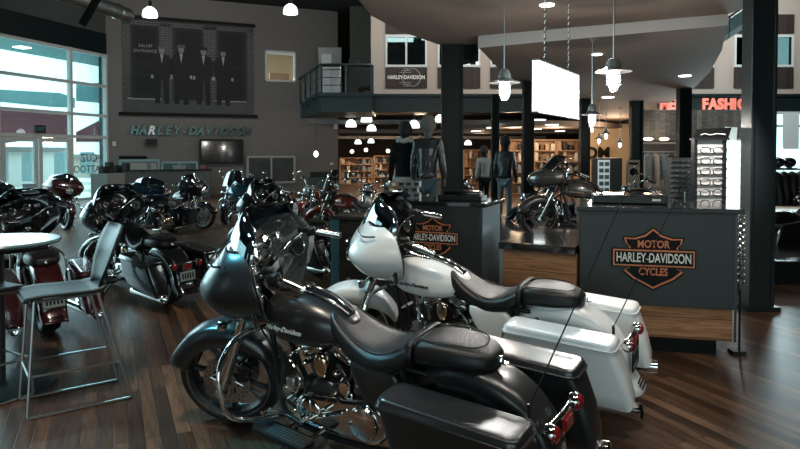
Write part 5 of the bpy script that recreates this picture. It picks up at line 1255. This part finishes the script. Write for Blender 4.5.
# ---------------------------------------------------------------- mannequins
def mannequin(u, Y, z0, H, rz, lab, kind, headm, torsom, legm):
    p = atY(u, 180, Y); r = empty('mannequin', (p.x, Y, z0), rz, lab, 'mannequin', None); k = H/1.85; r.scale = (.80, .85, 1)
    me = bpy.data.meshes.new('body'); V = [(0, 0, .98), (0, .0, 1.15), (0, .01, 1.38), (0, 0, 1.52), (0, -.015, 1.58), (0, -.02, 1.64), (0, -.01, 1.71),
        (.10, 0, .92), (.12, .01, .52), (.13, .04, .10), (.13, -.08, .04), (-.10, 0, .92), (-.11, -.02, .52), (-.12, .04, .10), (-.12, -.08, .04),
        (.19, 0, 1.44), (.25, .02, 1.16), (.27, -.06, .92), (.27, -.08, .84), (-.19, 0, 1.44), (-.25, .02, 1.16), (-.27, -.06, .92), (-.27, -.08, .84)]
    E_ = [(0, 1), (1, 2), (2, 3), (3, 4), (4, 5), (5, 6), (0, 7), (7, 8), (8, 9), (9, 10), (0, 11), (11, 12), (12, 13), (13, 14), (2, 15), (15, 16), (16, 17), (17, 18), (2, 19), (19, 20), (20, 21), (21, 22)]
    me.from_pydata([tuple(c*k for c in v) for v in V], E_, [])
    o = bpy.data.objects.new('body', me); COL.objects.link(o); o.parent = r; me.materials.append(headm)
    sk = o.modifiers.new('skin', 'SKIN'); rad = [.15, .13, .17, .07, .075, .12, .10, .095, .065, .045, .04, .095, .065, .045, .04, .075, .05, .035, .035, .075, .05, .035, .035]
    for i, q in enumerate(rad): me.skin_vertices[0].data[i].radius = (q*k, q*k*.85)
    me.skin_vertices[0].data[0].use_root = True
    su = o.modifiers.new('sub', 'SUBSURF'); su.levels = 1; su.render_levels = 2
    def skinned(nm, idx, V2, E2, rr, m):
        mm = bpy.data.meshes.new(nm); mm.from_pydata([tuple(c*k for c in v) for v in V2], E2, []); oo = bpy.data.objects.new(nm, mm); COL.objects.link(oo); oo.parent = r; mm.materials.append(m)
        s2 = oo.modifiers.new('skin', 'SKIN')
        for i, q in enumerate(rr): mm.skin_vertices[0].data[i].radius = (q*k, q*k*.85)
        mm.skin_vertices[0].data[0].use_root = True
        x = oo.modifiers.new('sub', 'SUBSURF'); x.levels = 1; x.render_levels = 2
        if nm == 'jacket' or nm == 'hoodie':
            tx = bpy.data.textures.new('fold', 'CLOUDS'); tx.noise_scale = .09; dmod = oo.modifiers.new('fold', 'DISPLACE'); dmod.texture = tx; dmod.strength = .03; dmod.texture_coords = 'LOCAL'
        return oo
    jn = 'hoodie' if kind == 'hoodie' else ('shirt' if kind == 'shirt' else 'jacket')
    skinned(jn, 0, [(0, 0, 1.2), (0, 0, .94), (0, .01, 1.38), (0, 0, 1.50), (.20, 0, 1.44), (.26, .02, 1.16), (.28, -.05, .93), (-.20, 0, 1.44), (-.26, .02, 1.16), (-.28, -.05, .93)],
            [(0, 1), (0, 2), (2, 3), (2, 4), (4, 5), (5, 6), (2, 7), (7, 8), (8, 9)], [.185, .20, .20, .08, .10, .075, .058, .10, .075, .058], torsom)
    skinned('trousers', 0, [(0, 0, .95), (.10, 0, .86), (.12, .01, .50), (.13, .04, .08), (-.10, 0, .86), (-.11, -.02, .50), (-.12, .04, .08)], [(0, 1), (1, 2), (2, 3), (0, 4), (4, 5), (5, 6)], [.155, .115, .085, .075, .115, .085, .075], legm)
    if kind == 'hoodie':
        MB().tube([(.13*k, -.08*k, 1.50*k), (.10*k, .10*k, 1.55*k), (0, .14*k, 1.53*k), (-.10*k, .10*k, 1.55*k), (-.13*k, -.08*k, 1.50*k), (0, -.16*k, 1.42*k)], .042*k, 10, 4, closed=True).build('hood', mat('grey_fleece', (.26, .28, .28), .9), r)
        MB().lathe([(.225*k, .90*k), (.235*k, .96*k), (.225*k, 1.0*k)], n=24).build('hem', MATS['grey_fleece'], r)
    MB().lathe([(.0, .17*k), (.08*k, .15*k), (.125*k, .08*k), (.138*k, .0), (.132*k, -.03*k)], (0, -.012*k, 1.67*k), (0, 0, 1), 22).build('beanie', mat('knit_'+headm.name, tuple(c*1.2 for c in (headm.node_tree.nodes['Principled BSDF'].inputs['Base Color'].default_value[:3])), .9, bump=1, bscale=60), r)
    # face
    MB().cyl((0, -.12*k, 1.65*k), (0, -.15*k, 1.625*k), .012*k, .018*k, n=8).build('nose', headm, r)
    MB().b2(-.16*k, .16*k, -.14*k, .14*k, -.02, .02).build('floor_stand', darkmetal, r)
    return r
skin_d = mat('dark_head', (.010, .010, .010), .7, spec=.15); skin_g = mat('grey_head', (.06, .058, .055), .7)
cloth_k = mat('dark_cloth', (.006, .009, .010), .9, spec=.1); leath = mat('shiny_leather', (.012, .015, .016), .4, bump=.6, bscale=30); denim = mat('denim', (.03, .06, .075), .85); denim2 = mat('washed_denim', (.12, .16, .18), .85, noise=.4, nscale=6)
MZ = .33
b_ = MB().b2(-.4, 1.4, 8.9, 10.0, 0, MZ-.02)
tag(b_.build('display_plinth', blacksatin), 'black plinth carrying the two tall mannequins behind the left counter', 'plinth')
mannequin(405, 9.6, MZ, 1.86, R(170), 'mannequin in dark hooded top with grey hood, left of the front pair', 'hoodie', skin_d, cloth_k, cloth_k)
mannequin(428, 9.2, MZ, 1.93, R(160), 'mannequin in black leather jacket, jeans and grey knit cap, beside the column', 'jacket', skin_g, leath, denim)
mannequin(505, 15.2, .0, 2.12, R(150), 'mannequin in leather jacket and washed jeans between two slim columns', 'jacket', skin_d, leath, denim2)
mannequin(484, 18, .0, 1.9, R(200), 'far mannequin in pale grey shirt left of the slim column', 'shirt', skin_d, mat('grey_shirt', (.22, .25, .25), .8), cloth_k)
# ---------------------------------------------------------------- far shop: shelving, clothes, lettering
def shelf_unit(x0, x1, y, z0, z1, lab, rows, cols, seed, cm, tones, glow=None):
    r = empty('shelving_unit', ((x0+x1)/2, y, z0)); tag(r, lab, 'shelf', 'shelving in the back hall'); w = x1-x0; h = z1-z0
    MB().b2(-w/2, w/2, .38, .42, 0, h).build('back_panel', cm, r)
    for i in range(rows+1): MB().b2(-w/2, w/2, 0, .38, h*i/rows-.02, h*i/rows+.02).build('shelf_board', cm, r)
    for s in (-1, 1): MB().b2(s*w/2-.03, s*w/2+.03, -.01, .42, 0, h).build('side_panel', cm, r)
    rnd = random.Random(seed)
    for i in range(rows):
        for j in range(cols):
            cw = w/cols; hh = h/rows*rnd.uniform(.45, .85); ww = cw*rnd.uniform(.5, .85); x = (x0+x1)/2-w/2+cw*(j+.5)
            if rnd.random() < .12: continue
            zc = z0+h*i/rows+.021
            o = MB().box((0, 0, hh/2), (ww, .25, hh), taper=rnd.uniform(.75, 1)).build('folded_goods', rnd.choice(tones), loc=(x, y+.17, zc), bevel=.02)
            tag(o, 'goods on the shelving unit %s' % lab.split('unit ')[-1], 'goods', 'goods on shelving '+lab.split('unit ')[-1])
    return r
warmwood = mat('warm_shelf_wood', (.34, .20, .11), .6); tones = [mat('goods_dark', (.02, .02, .02), .7), mat('goods_tan', (.42, .27, .16), .7), mat('goods_cream', (.5, .45, .38), .7), mat('goods_brown', (.14, .07, .04), .7), mat('goods_grey', (.16, .17, .17), .7)]
Y1 = 34
for i, (u0, u1, v0, v1) in enumerate(((340, 372, 158, 186), (374, 400, 156, 186), (402, 440, 156, 186), (464, 492, 150, 186))):
    shelf_unit(xY(u0, Y1), xY(u1, Y1), Y1, 0, zY(v0, Y1), 'dim shelving unit '+['farthest left in the back hall', 'left of the hooded mannequin', 'behind the two front mannequins', 'right of the left column'][i], 4, 6, i, warmwood, tones)
for i, (u0, u1) in enumerate(((500, 523), (534, 556), (557, 580))):
    shelf_unit(xY(u0, 26), xY(u1, 26), 26, 0, zY(140, 26), 'warm lit shelving unit '+['behind the leather-jacket mannequin', 'just right of the middle column', 'left of the small hanging lamps'][i], 5, 4, 20+i, warmwood, tones)
def warm(x, y, z, e, col=(1, .72, .48), r=.3, nm='shop_light'):
    l = bpy.data.lights.new(nm, 'POINT'); l.energy = e; l.color = col; l.shadow_soft_size = r; o = bpy.data.objects.new(nm, l); COL.objects.link(o); o.location = (x, y, z)
warm(xY(370, 31), 31, 3.2, 330); warm(xY(420, 31), 31, 3.2, 280); warm(xY(480, 30), 30, 2.4, 110); warm(xY(515, 24), 24.3, 2.5, 130); warm(xY(556, 24), 24.3, 2.45, 150)
# tan wall with partial lettering
struct(box3('wall_tan', xY(586, 25), xY(634, 25), 25, 25.2, 0, zf(25)-.05, mat('tan_wall', (.50, .36, .22), .8)))
text('x', 'OM', .62, basis((xY(597, 25), 24.96, zY(153.5, 25)), (1, 0, 0), (0, 0, 1)), inkblack, None, bold=.02, ext=.03).name = 'wall_lettering'
tag(bpy.data.objects['wall_lettering'], 'black letters OM on the tan wall behind the small lamps', 'lettering')
warm(xY(610, 23), 22.5, 2.4, 120)
# lit drinks cabinet and poster stand
p = xY(606, 16.2); cb = empty('glass_showcase', (p, 16.2, 0)); tag(cb, 'lit glass showcase with pale stacked goods behind the tank of the bronze grey motorcycle', 'showcase')
MB().b2(-.22, .42, .02, .5, 0, zY(158, 16.2)).build('case_body', mat('case_dark', (.04, .05, .052), .3), cb)
MB().b2(-.20, .10, 0, .02, zY(195, 16.2), zY(160, 16.2)).build('lit_panel', mat('case_lit', (.5, .6, .6), .4, emit=(.6, .8, .8), es=.35), cb)
for i in range(5):
    for j in range(2): MB().b2(-.17+j*.14, -.06+j*.14, -.012, 0, zY(166+i*6.5, 16.2), zY(162+i*6.5, 16.2)).build('pale_item', mat('case_item', (.10, .14, .14), .4), cb)
p = xY(634, 16.3); cb = empty('poster_display', (p, 16.3, 0)); tag(cb, 'square poster display with a dark circle print right of the showcase', 'display')
MB().b2(-.16, .16, .02, .1, 0, zY(160, 16.3)).build('display_board', mat('poster_beige', (.30, .27, .23), .6), cb); MB().cyl((0, .02, zY(172, 16.3)), (0, .005, zY(172, 16.3)), .10, n=24).build('dark_circle', inkblack, cb); MB().b2(-.12, .12, .01, .02, zY(164.5, 16.3), zY(162.5, 16.3)).build('title_strip', inkblack, cb)
# men's fashion area
FY = 18.5
struct(box3('wall_fashion', xY(642, FY+1.2), xY(757, FY+1.2), FY+1.2, FY+1.4, zY(140, FY+1.2), zY(110, FY+1.2)+.02, barnwood))
struct(box3('wall_fashion_back', xY(640, 21.9), xY(757, 21.9), 21.9, 22.1, 0, 3, mat('brown_back', (.16, .12, .10), .8)))
word = "MENS  FASHION"; lm = mat('coral_letter', (.75, .22, .16), .4, emit=(.9, .25, .18), es=.35)
ux = [662, 669.5, 677, 684.5, 0, 0, 702.5, 710.5, 718, 726, 732, 740, 748.5]
for i, ch in enumerate(word):
    if ch == ' ': continue
    o = text('sign_letter', ch, .40, basis((xY(ux[i]+2, 17.6), 17.6, zY(104.5, 17.6)), (1, 0, 0), (0, 0, 1)), lm, None, ext=.03, bold=.018, sx=.85)
    tag(o, 'coral letter %s in the word %s above the fashion area' % (ch+(' (the last one)' if i == 12 else ''), 'MENS' if i < 4 else 'FASHION'), 'letter', 'coral fashion sign letters')
tag(box3('sign_rail', xY(658, 17.8), xY(757, 17.8), 17.7, 17.9, zY(110, 17.8), zY(98.5, 17.8), tealsteel), 'dark teal rail carrying the coral letters', 'rail')
rr = empty('clothes_rack', (xY(665, FY), FY, 0)); tag(rr, 'metal clothes rail with dark jackets left of the glasses tower', 'rack')
rx0, rx1 = xY(643, FY)-rr.location.x, xY(755, FY)-rr.location.x; rz_ = zY(152, FY)
MB().cyl((rx0, 0, rz_), (rx1, 0, rz_), .02, n=8).build('rail', steel, rr)
for x in (rx0, (rx0+rx1)/2, rx1): MB().cyl((x, 0, 0), (x, 0, rz_), .025, n=8).build('upright', blacksatin, rr)
MB().b2(rx0, rx1, -.1, .4, zY(144, FY), zY(144, FY)+.06).build('top_shelf', mat('rack_wood', (.20, .14, .10), .6), rr)
rnd = random.Random(5); tone2 = [mat('jacket_black', (.012, .014, .015), .5), mat('jacket_brown', (.10, .05, .03), .5), mat('jacket_grey', (.13, .13, .13), .7), mat('jacket_tan', (.30, .22, .16), .7)]
def garment(x, y, z, h, m, lab, grp, rz=0):
    r = empty('hanging_jacket', (x, y, z), rz, lab, 'jacket', grp)
    MB().loft([[Vector((a*w, b*d, zz)) for a, b in ((-1, -.6), (0, -1), (1, -.6), (1, .6), (0, 1), (-1, .6))] for zz, w, d in ((0, .02, .02), (-.04, .09, .05), (-.10, .10, .16), (-.4, .085, .20), (-h*.8, .09, .21), (-h, .095, .21))]).build('garment_body', m, r, sharp=80)
    MB().tube([(0, 0, 0), (0, 0, .04), (.02, 0, .06), (.0, 0, .075)], .006, 5, 3).build('hanger_hook', steel, r)
for i in range(15):
    x = rr.location.x+rx0+.15+(rx1-rx0-.3)*i/14
    ch = rnd.choice([0, 0, 0, 0, 2, 3, 1]); garment(x, FY, rz_-.05, rnd.uniform(.75, .95), tone2[ch], '%s jacket on the long clothes rail, %s from the left' % (['black', 'brown', 'grey', 'tan'][ch], ordn[i]), 'jackets on the long clothes rail', rnd.uniform(-.3, .3))
for i, u in enumerate((648, 664)):
    tag(MB().sphere((0, 0, 0), (.14, .14, .05)).build('shelf_spotlight', lampwarm, loc=(xY(u, FY+.9), FY+.9, zY(139, FY+.9))), 'warm little spotlight above the clothes rail, %s' % ['left one', 'right one'][i], 'lamp', 'warm spotlights above the clothes rail')
    warm(xY(u, FY+.6), FY+.6, zY(141, FY+.6), 12, r=.1)
warm(xY(700, 17), 16.3, 2.5, 110, (.85, .97, 1))
# right end: window wall beyond the column
WY = 20.3; w = empty('window_12', (0, 0, 0)); struct(w)
xr0, xr1 = xY(774, WY), 14.0
MB().b2(xr0, xr1, WY, WY+.02, 0.9, zb-.02).build('window_glazing', winglass, w)
for x in (xr0, xr0+1.0, xr1): MB().b2(x-.05, x+.05, WY-.05, WY+.1, .9, zb).build('window_mullion', framewhite, w)
for z in (.9, zY(126, WY), zb-.04): MB().b2(xr0, xr1, WY-.04, WY+.08, z-.04, z+.04).build('window_rail', framewhite, w)
struct(box3('wall_sill', xr0, xr1, WY, WY+.2, 0, .86, walldark))
r2 = empty('clothes_rack', (xY(785, 15), 15, 0)); tag(r2, 'dark crowded clothes rail right of the big column', 'rack')
MB().cyl((-.5, 0, 1.30), (1.3, 0, 1.30), .02).build('rail', steel, r2)
for x in (-.5, 1.3): MB().cyl((x, 0, 0), (x, 0, 1.32), .02).build('upright', steel, r2)
for i in range(9): garment(xY(785, 15)-.4+i*.19, 15, 1.25, .8, tone2[0 if i % 4 else 1], 'dark jacket on the rail right of the big column, %s' % ['first', 'second', 'third', 'fourth', 'fifth', 'sixth', 'seventh', 'eighth', 'ninth'][i], 'jackets on the rail right of the big column', rnd.uniform(-.2, .2))
for i, u in enumerate((778, 789)):
    h = empty('helmet', atY(u, 172-i, 14.9)); h.location.z = 1.335+.0; tag(h, 'dark helmet on the right clothes rail, %s' % ['left one', 'right one'][i], 'helmet')
    MB().sphere((0, 0, .13), (.14, .16, .13)).build('helmet_shell', blackgloss, h); MB().sphere((0, -.06, .12), (.12, .12, .06)).build('visor', darkglass, h); MB().b2(-.12, .12, -.1, .1, -.015, .01).build('helmet_tray', steel, h)
tag(box3('window_poster', xY(781, WY), xY(797, WY), WY-.09, WY-.07, zY(149, WY), zY(113, WY), mat('pale_poster', (.6, .68, .68), .6)), 'pale poster hung in the window right of the big column', 'poster')
# ---------------------------------------------------------------- outside
struct(MB().b2(-90, 90, -40, 140, -.42, -.3).build('ground', mat('pale_paving', (.5, .5, .48), .9)))
tw = mat('stucco_white', (.75, .75, .72), .8); tm = mat('maroon_canvas', (.13, .04, .05), .8)
def outp(u, v, dist):     # a point outside, seen through the left windows
    d = ray(u, v).normalized(); return Vector((0, 0, CH))+d*dist
def sail(pts, m, lab, t=.12, ext=None):
    P = [outp(u, v, k) for u, v, k in pts]; n = len(P); b = MB(); b.add(P+[p+Vector((0, 0, t)) for p in P], [list(range(n))[::-1], list(range(n, 2*n))]+[(i, (i+1) % n, n+(i+1) % n, n+i) for i in range(n)])
    tag(b.build('shade_canopy', m), lab, 'canopy')
# teal entrance canopy just outside with lights
b = MB(); lbox(b, -6, 16, WTOP-.02, WTOP+.3, -2.6, -.35); struct(b.build('ceiling_porch', mat('porch_teal', (.10, .28, .31), .7)))
for i, x in enumerate((2.3, 4.0, 6.4)):
    b = MB(); lbox(b, x-.2, x+.2, WTOP-.05, WTOP-.02, -1.7, -1.3); tag(b.build('porch_light', lampw), 'round light under the outside porch, %s' % ['nearest the wall corner', 'middle one', 'farthest from the corner'][i], 'lamp', 'porch lights')
sail([(-30, 100, 42), (8, 111, 42), (60, 113, 43), (72, 118, 43), (72, 140, 43), (40, 139, 42), (-30, 147, 42)], tm, 'large maroon canopy stretched outside the left windows')
sail([(76, 134, 44), (110, 117, 44), (110, 142, 44), (76, 142, 44)], tm, 'smaller maroon canopy outside near the wall corner')
sail([(-30, 90, 41), (60, 95, 41), (75, 100, 41), (75, 108, 41), (50, 107, 41), (-30, 99, 41)], mat('teal_roof', (.12, .25, .27), .7), 'thin teal roof outside above the maroon canopy')
sail([(76, 86, 45), (112, 84, 45), (112, 104, 45), (76, 101, 45)], mat('teal_roof_b', (.10, .22, .24), .7), 'dark teal roof outside near the wall corner')
for i, (u0, u1, v0, v1, D, m, lab) in enumerate(((-60, 30, 152, 176, 46, tw, 'white low building outside behind the left doors'), (44, 120, 158, 178, 58, mat('tan_building', (.50, .44, .38), .9), 'tan low building outside behind the right doors'))):
    A = outp(u0, v1, D); B = outp(u1, v0, D); bd = empty('outside_building', (A.x, A.y, -.3)); tag(bd, lab, 'building')
    MB().b2(0, B.x-A.x, 0, 6, 0, B.z+.3).build('building_wall', m, bd); MB().b2(-.3, B.x-A.x+.3, -.3, 6.3, B.z+.3, B.z+.6).build('roof_edge', mat('roof_grey', (.25, .25, .25), .9), bd)
    for j in range(4): MB().b2(1+j*1.9, 2.1+j*1.9, -.06, 0, .3, 2.0).build('window', mat('bldg_glass', (.2, .3, .32), .3), bd)
sr = empty('stair_railing', (0, 0, 0)); tag(sr, 'steep glass and steel stair railing between the curved ceiling and big column', 'railing')
q0, q1, q2, q3 = atY(716, 47, 13), atY(745, 28, 11.6), atY(745, 6, 11.6), atY(716, 27, 13)
def quad(nm, P, m, t=.04):
    b = MB(); b.add([p for p in P]+[p+Vector((0, t, 0)) for p in P], [(0, 1, 2, 3), (7, 6, 5, 4), (0, 4, 5, 1), (1, 5, 6, 2), (2, 6, 7, 3), (3, 7, 4, 0)]); b.build(nm, m, sr)
quad('stair_stringer', [q0, q1, q1+Vector((0, 0, .09)), q0+Vector((0, 0, .09))], framewhite, .08)
quad('glass_panel', [q0+Vector((0, .02, .1)), q1+Vector((0, .02, .1)), q2-Vector((0, -.02, .05)), q3-Vector((0, -.02, .05))], mat('teal_tinted_glass', (.10, .22, .25), .15), .015)
MB().cyl(q3, q2, .025, n=8).build('hand_rail', tealsteel, sr)
for t in (.05, .5, .95): MB().cyl(q0.lerp(q1, t), q3.lerp(q2, t), .02, n=8).build('railing_post', tealsteel, sr)
# ---------------------------------------------------------------- light
w = bpy.data.worlds.new('sky'); S.world = w; w.use_nodes = True; nt = w.node_tree; bg = nt.nodes['Background']
bg.inputs[0].default_value = (.62, .90, .95, 1); bg.inputs[1].default_value = 2.6
sun = bpy.data.lights.new('sun', 'SUN'); sun.energy = 6; sun.color = (1, .95, .88); sun.angle = R(1); so = bpy.data.objects.new('sun', sun); COL.objects.link(so)
so.rotation_euler = Vector((.80, -.30, -.50)).to_track_quat('-Z', 'Y').to_euler()
def area(nm, loc, dirv, sx, sy, e, col):
    l = bpy.data.lights.new(nm, 'AREA'); l.shape = 'RECTANGLE'; l.size = sx; l.size_y = sy; l.energy = e; l.color = col
    o = bpy.data.objects.new(nm, l); COL.objects.link(o); o.location = loc; o.rotation_euler = Vector(dirv).to_track_quat('-Z', 'Y').to_euler(); return o
def spot(nm, loc, tgt, e, col, size=40, r=.12, blend=.5):
    l = bpy.data.lights.new(nm, 'SPOT'); l.energy = e; l.color = col; l.spot_size = R(size); l.spot_blend = blend; l.shadow_soft_size = r
    o = bpy.data.objects.new(nm, l); COL.objects.link(o); o.location = loc; o.rotation_euler = (Vector(tgt)-Vector(loc)).to_track_quat('-Z', 'Y').to_euler(); return o
cool = (.72, .95, 1.0); neu = (1.0, .97, .93)
teal_l = (.42, .85, 1.0); warmn = (1.0, .86, .70)
area('left_window_light', (-10.9, 13.0, 3.2), (1, -.35, -.25), 9, 4.2, 600, (.6, .9, 1.0))
spot('added_spot', (-4.2, 4.4, 5.2), (-.95, 3.85, 1.0), 2700, (.14, .70, .95), 15, .3)  # teal lamp added to tint the charcoal fairing, not a real fitting
area('ceiling_panel', (-1.0, .6, 6.9), (0.2, .35, -1), 1.6, .8, 60, neu)  # unseen fill lamps added overhead, this one and the next
area('ceiling_panel', (4.6, 2.2, 6.9), (-.35, .15, -1), 1.6, .8, 50, neu)
area('front_window_light', (0, -7.7, 2.4), (0, 1, .0), 10, 3.5, 32, neu)  # unseen fill lamp added behind the camera
spot('added_spot', (2.2, 5.2, 3.35), (.95, 4.2, .8), 170, neu, 48)  # spot added to brighten the white motorcycle
spot('added_spot', (1.2, 1.5, 6.9), (.3, 3.2, .7), 300, neu, 34, .2)  # spot added overhead for highlights on the charcoal motorcycle
spot('added_spot', (.9, 7.4, 3.35), (.5, 3.3, .8), 200, neu, 44, .22)  # added beyond the motorcycles to put highlights on seat and pad
spot('added_spot', (2.4, 8.2, 3.2), (1.2, 4.2, .8), 200, neu, 40, .22)  # second spot added from beyond, towards the white motorcycle
spot('added_spot', (-3.4, 6.6, 6.5), (-.8, 4.0, 1.0), 900, teal_l, 36, .3)  # added teal spot from the left, brightens the charcoal fairing
spot('added_spot', (1.3, 3.2, 3.3), (1.5, 5.8, .7), 90, warmn, 70)  # added warm spot towards the bench and right counter
spot('added_spot', (3.2, 3.0, 3.3), (2.4, 5.6, .4), 60, warmn, 60)  # added warm spot towards the base of the right counter
spot('added_spot', (-1.5, 2.0, 6.9), (-2.0, 4.2, 0), 900, warmn, 50, .3)  # warm spot added to brighten the floor at lower left
spot('added_spot', (2.5, 1.8, 6.9), (2.4, 3.6, 0), 420, warmn, 45, .3)  # added warm spot on the floor at the right
area('right_window_light', (12.2, 20.1, 2.2), (-.55, -1, -.15), 2.4, 2.4, 650, cool)
area('mural_wash', (-6.5, 19, 7.2), (0, .8, -.6), 6, .6, 110, neu)
area('added_mezzanine_wash', (2.5, 16.5, 7.2), (0, .8, -.45), 7, .5, 300, (1, .93, .86))  # unseen lamp added to brighten the beige mezzanine wall
area('added_mezzanine_wash', (9.5, 16.5, 7.2), (0, .8, -.45), 5, .5, 330, (.95, 1, 1))  # another added lamp for the right part of that wall
spot('added_rack_fill', (3.1, 6.1, 2.8), (3.5, 7.2, 1.5), 330, neu, 40)  # lamp added to brighten the eyewear tower
S.view_settings.view_transform = 'Standard'; S.view_settings.look = 'None'; S.view_settings.gamma = 1; S.view_settings.use_curve_mapping = False
S.view_settings.exposure = 0
S.cycles.max_bounces = 7; S.cycles.transparent_max_bounces = 12; S.cycles.sample_clamp_indirect = 4; S.cycles.use_denoising = True
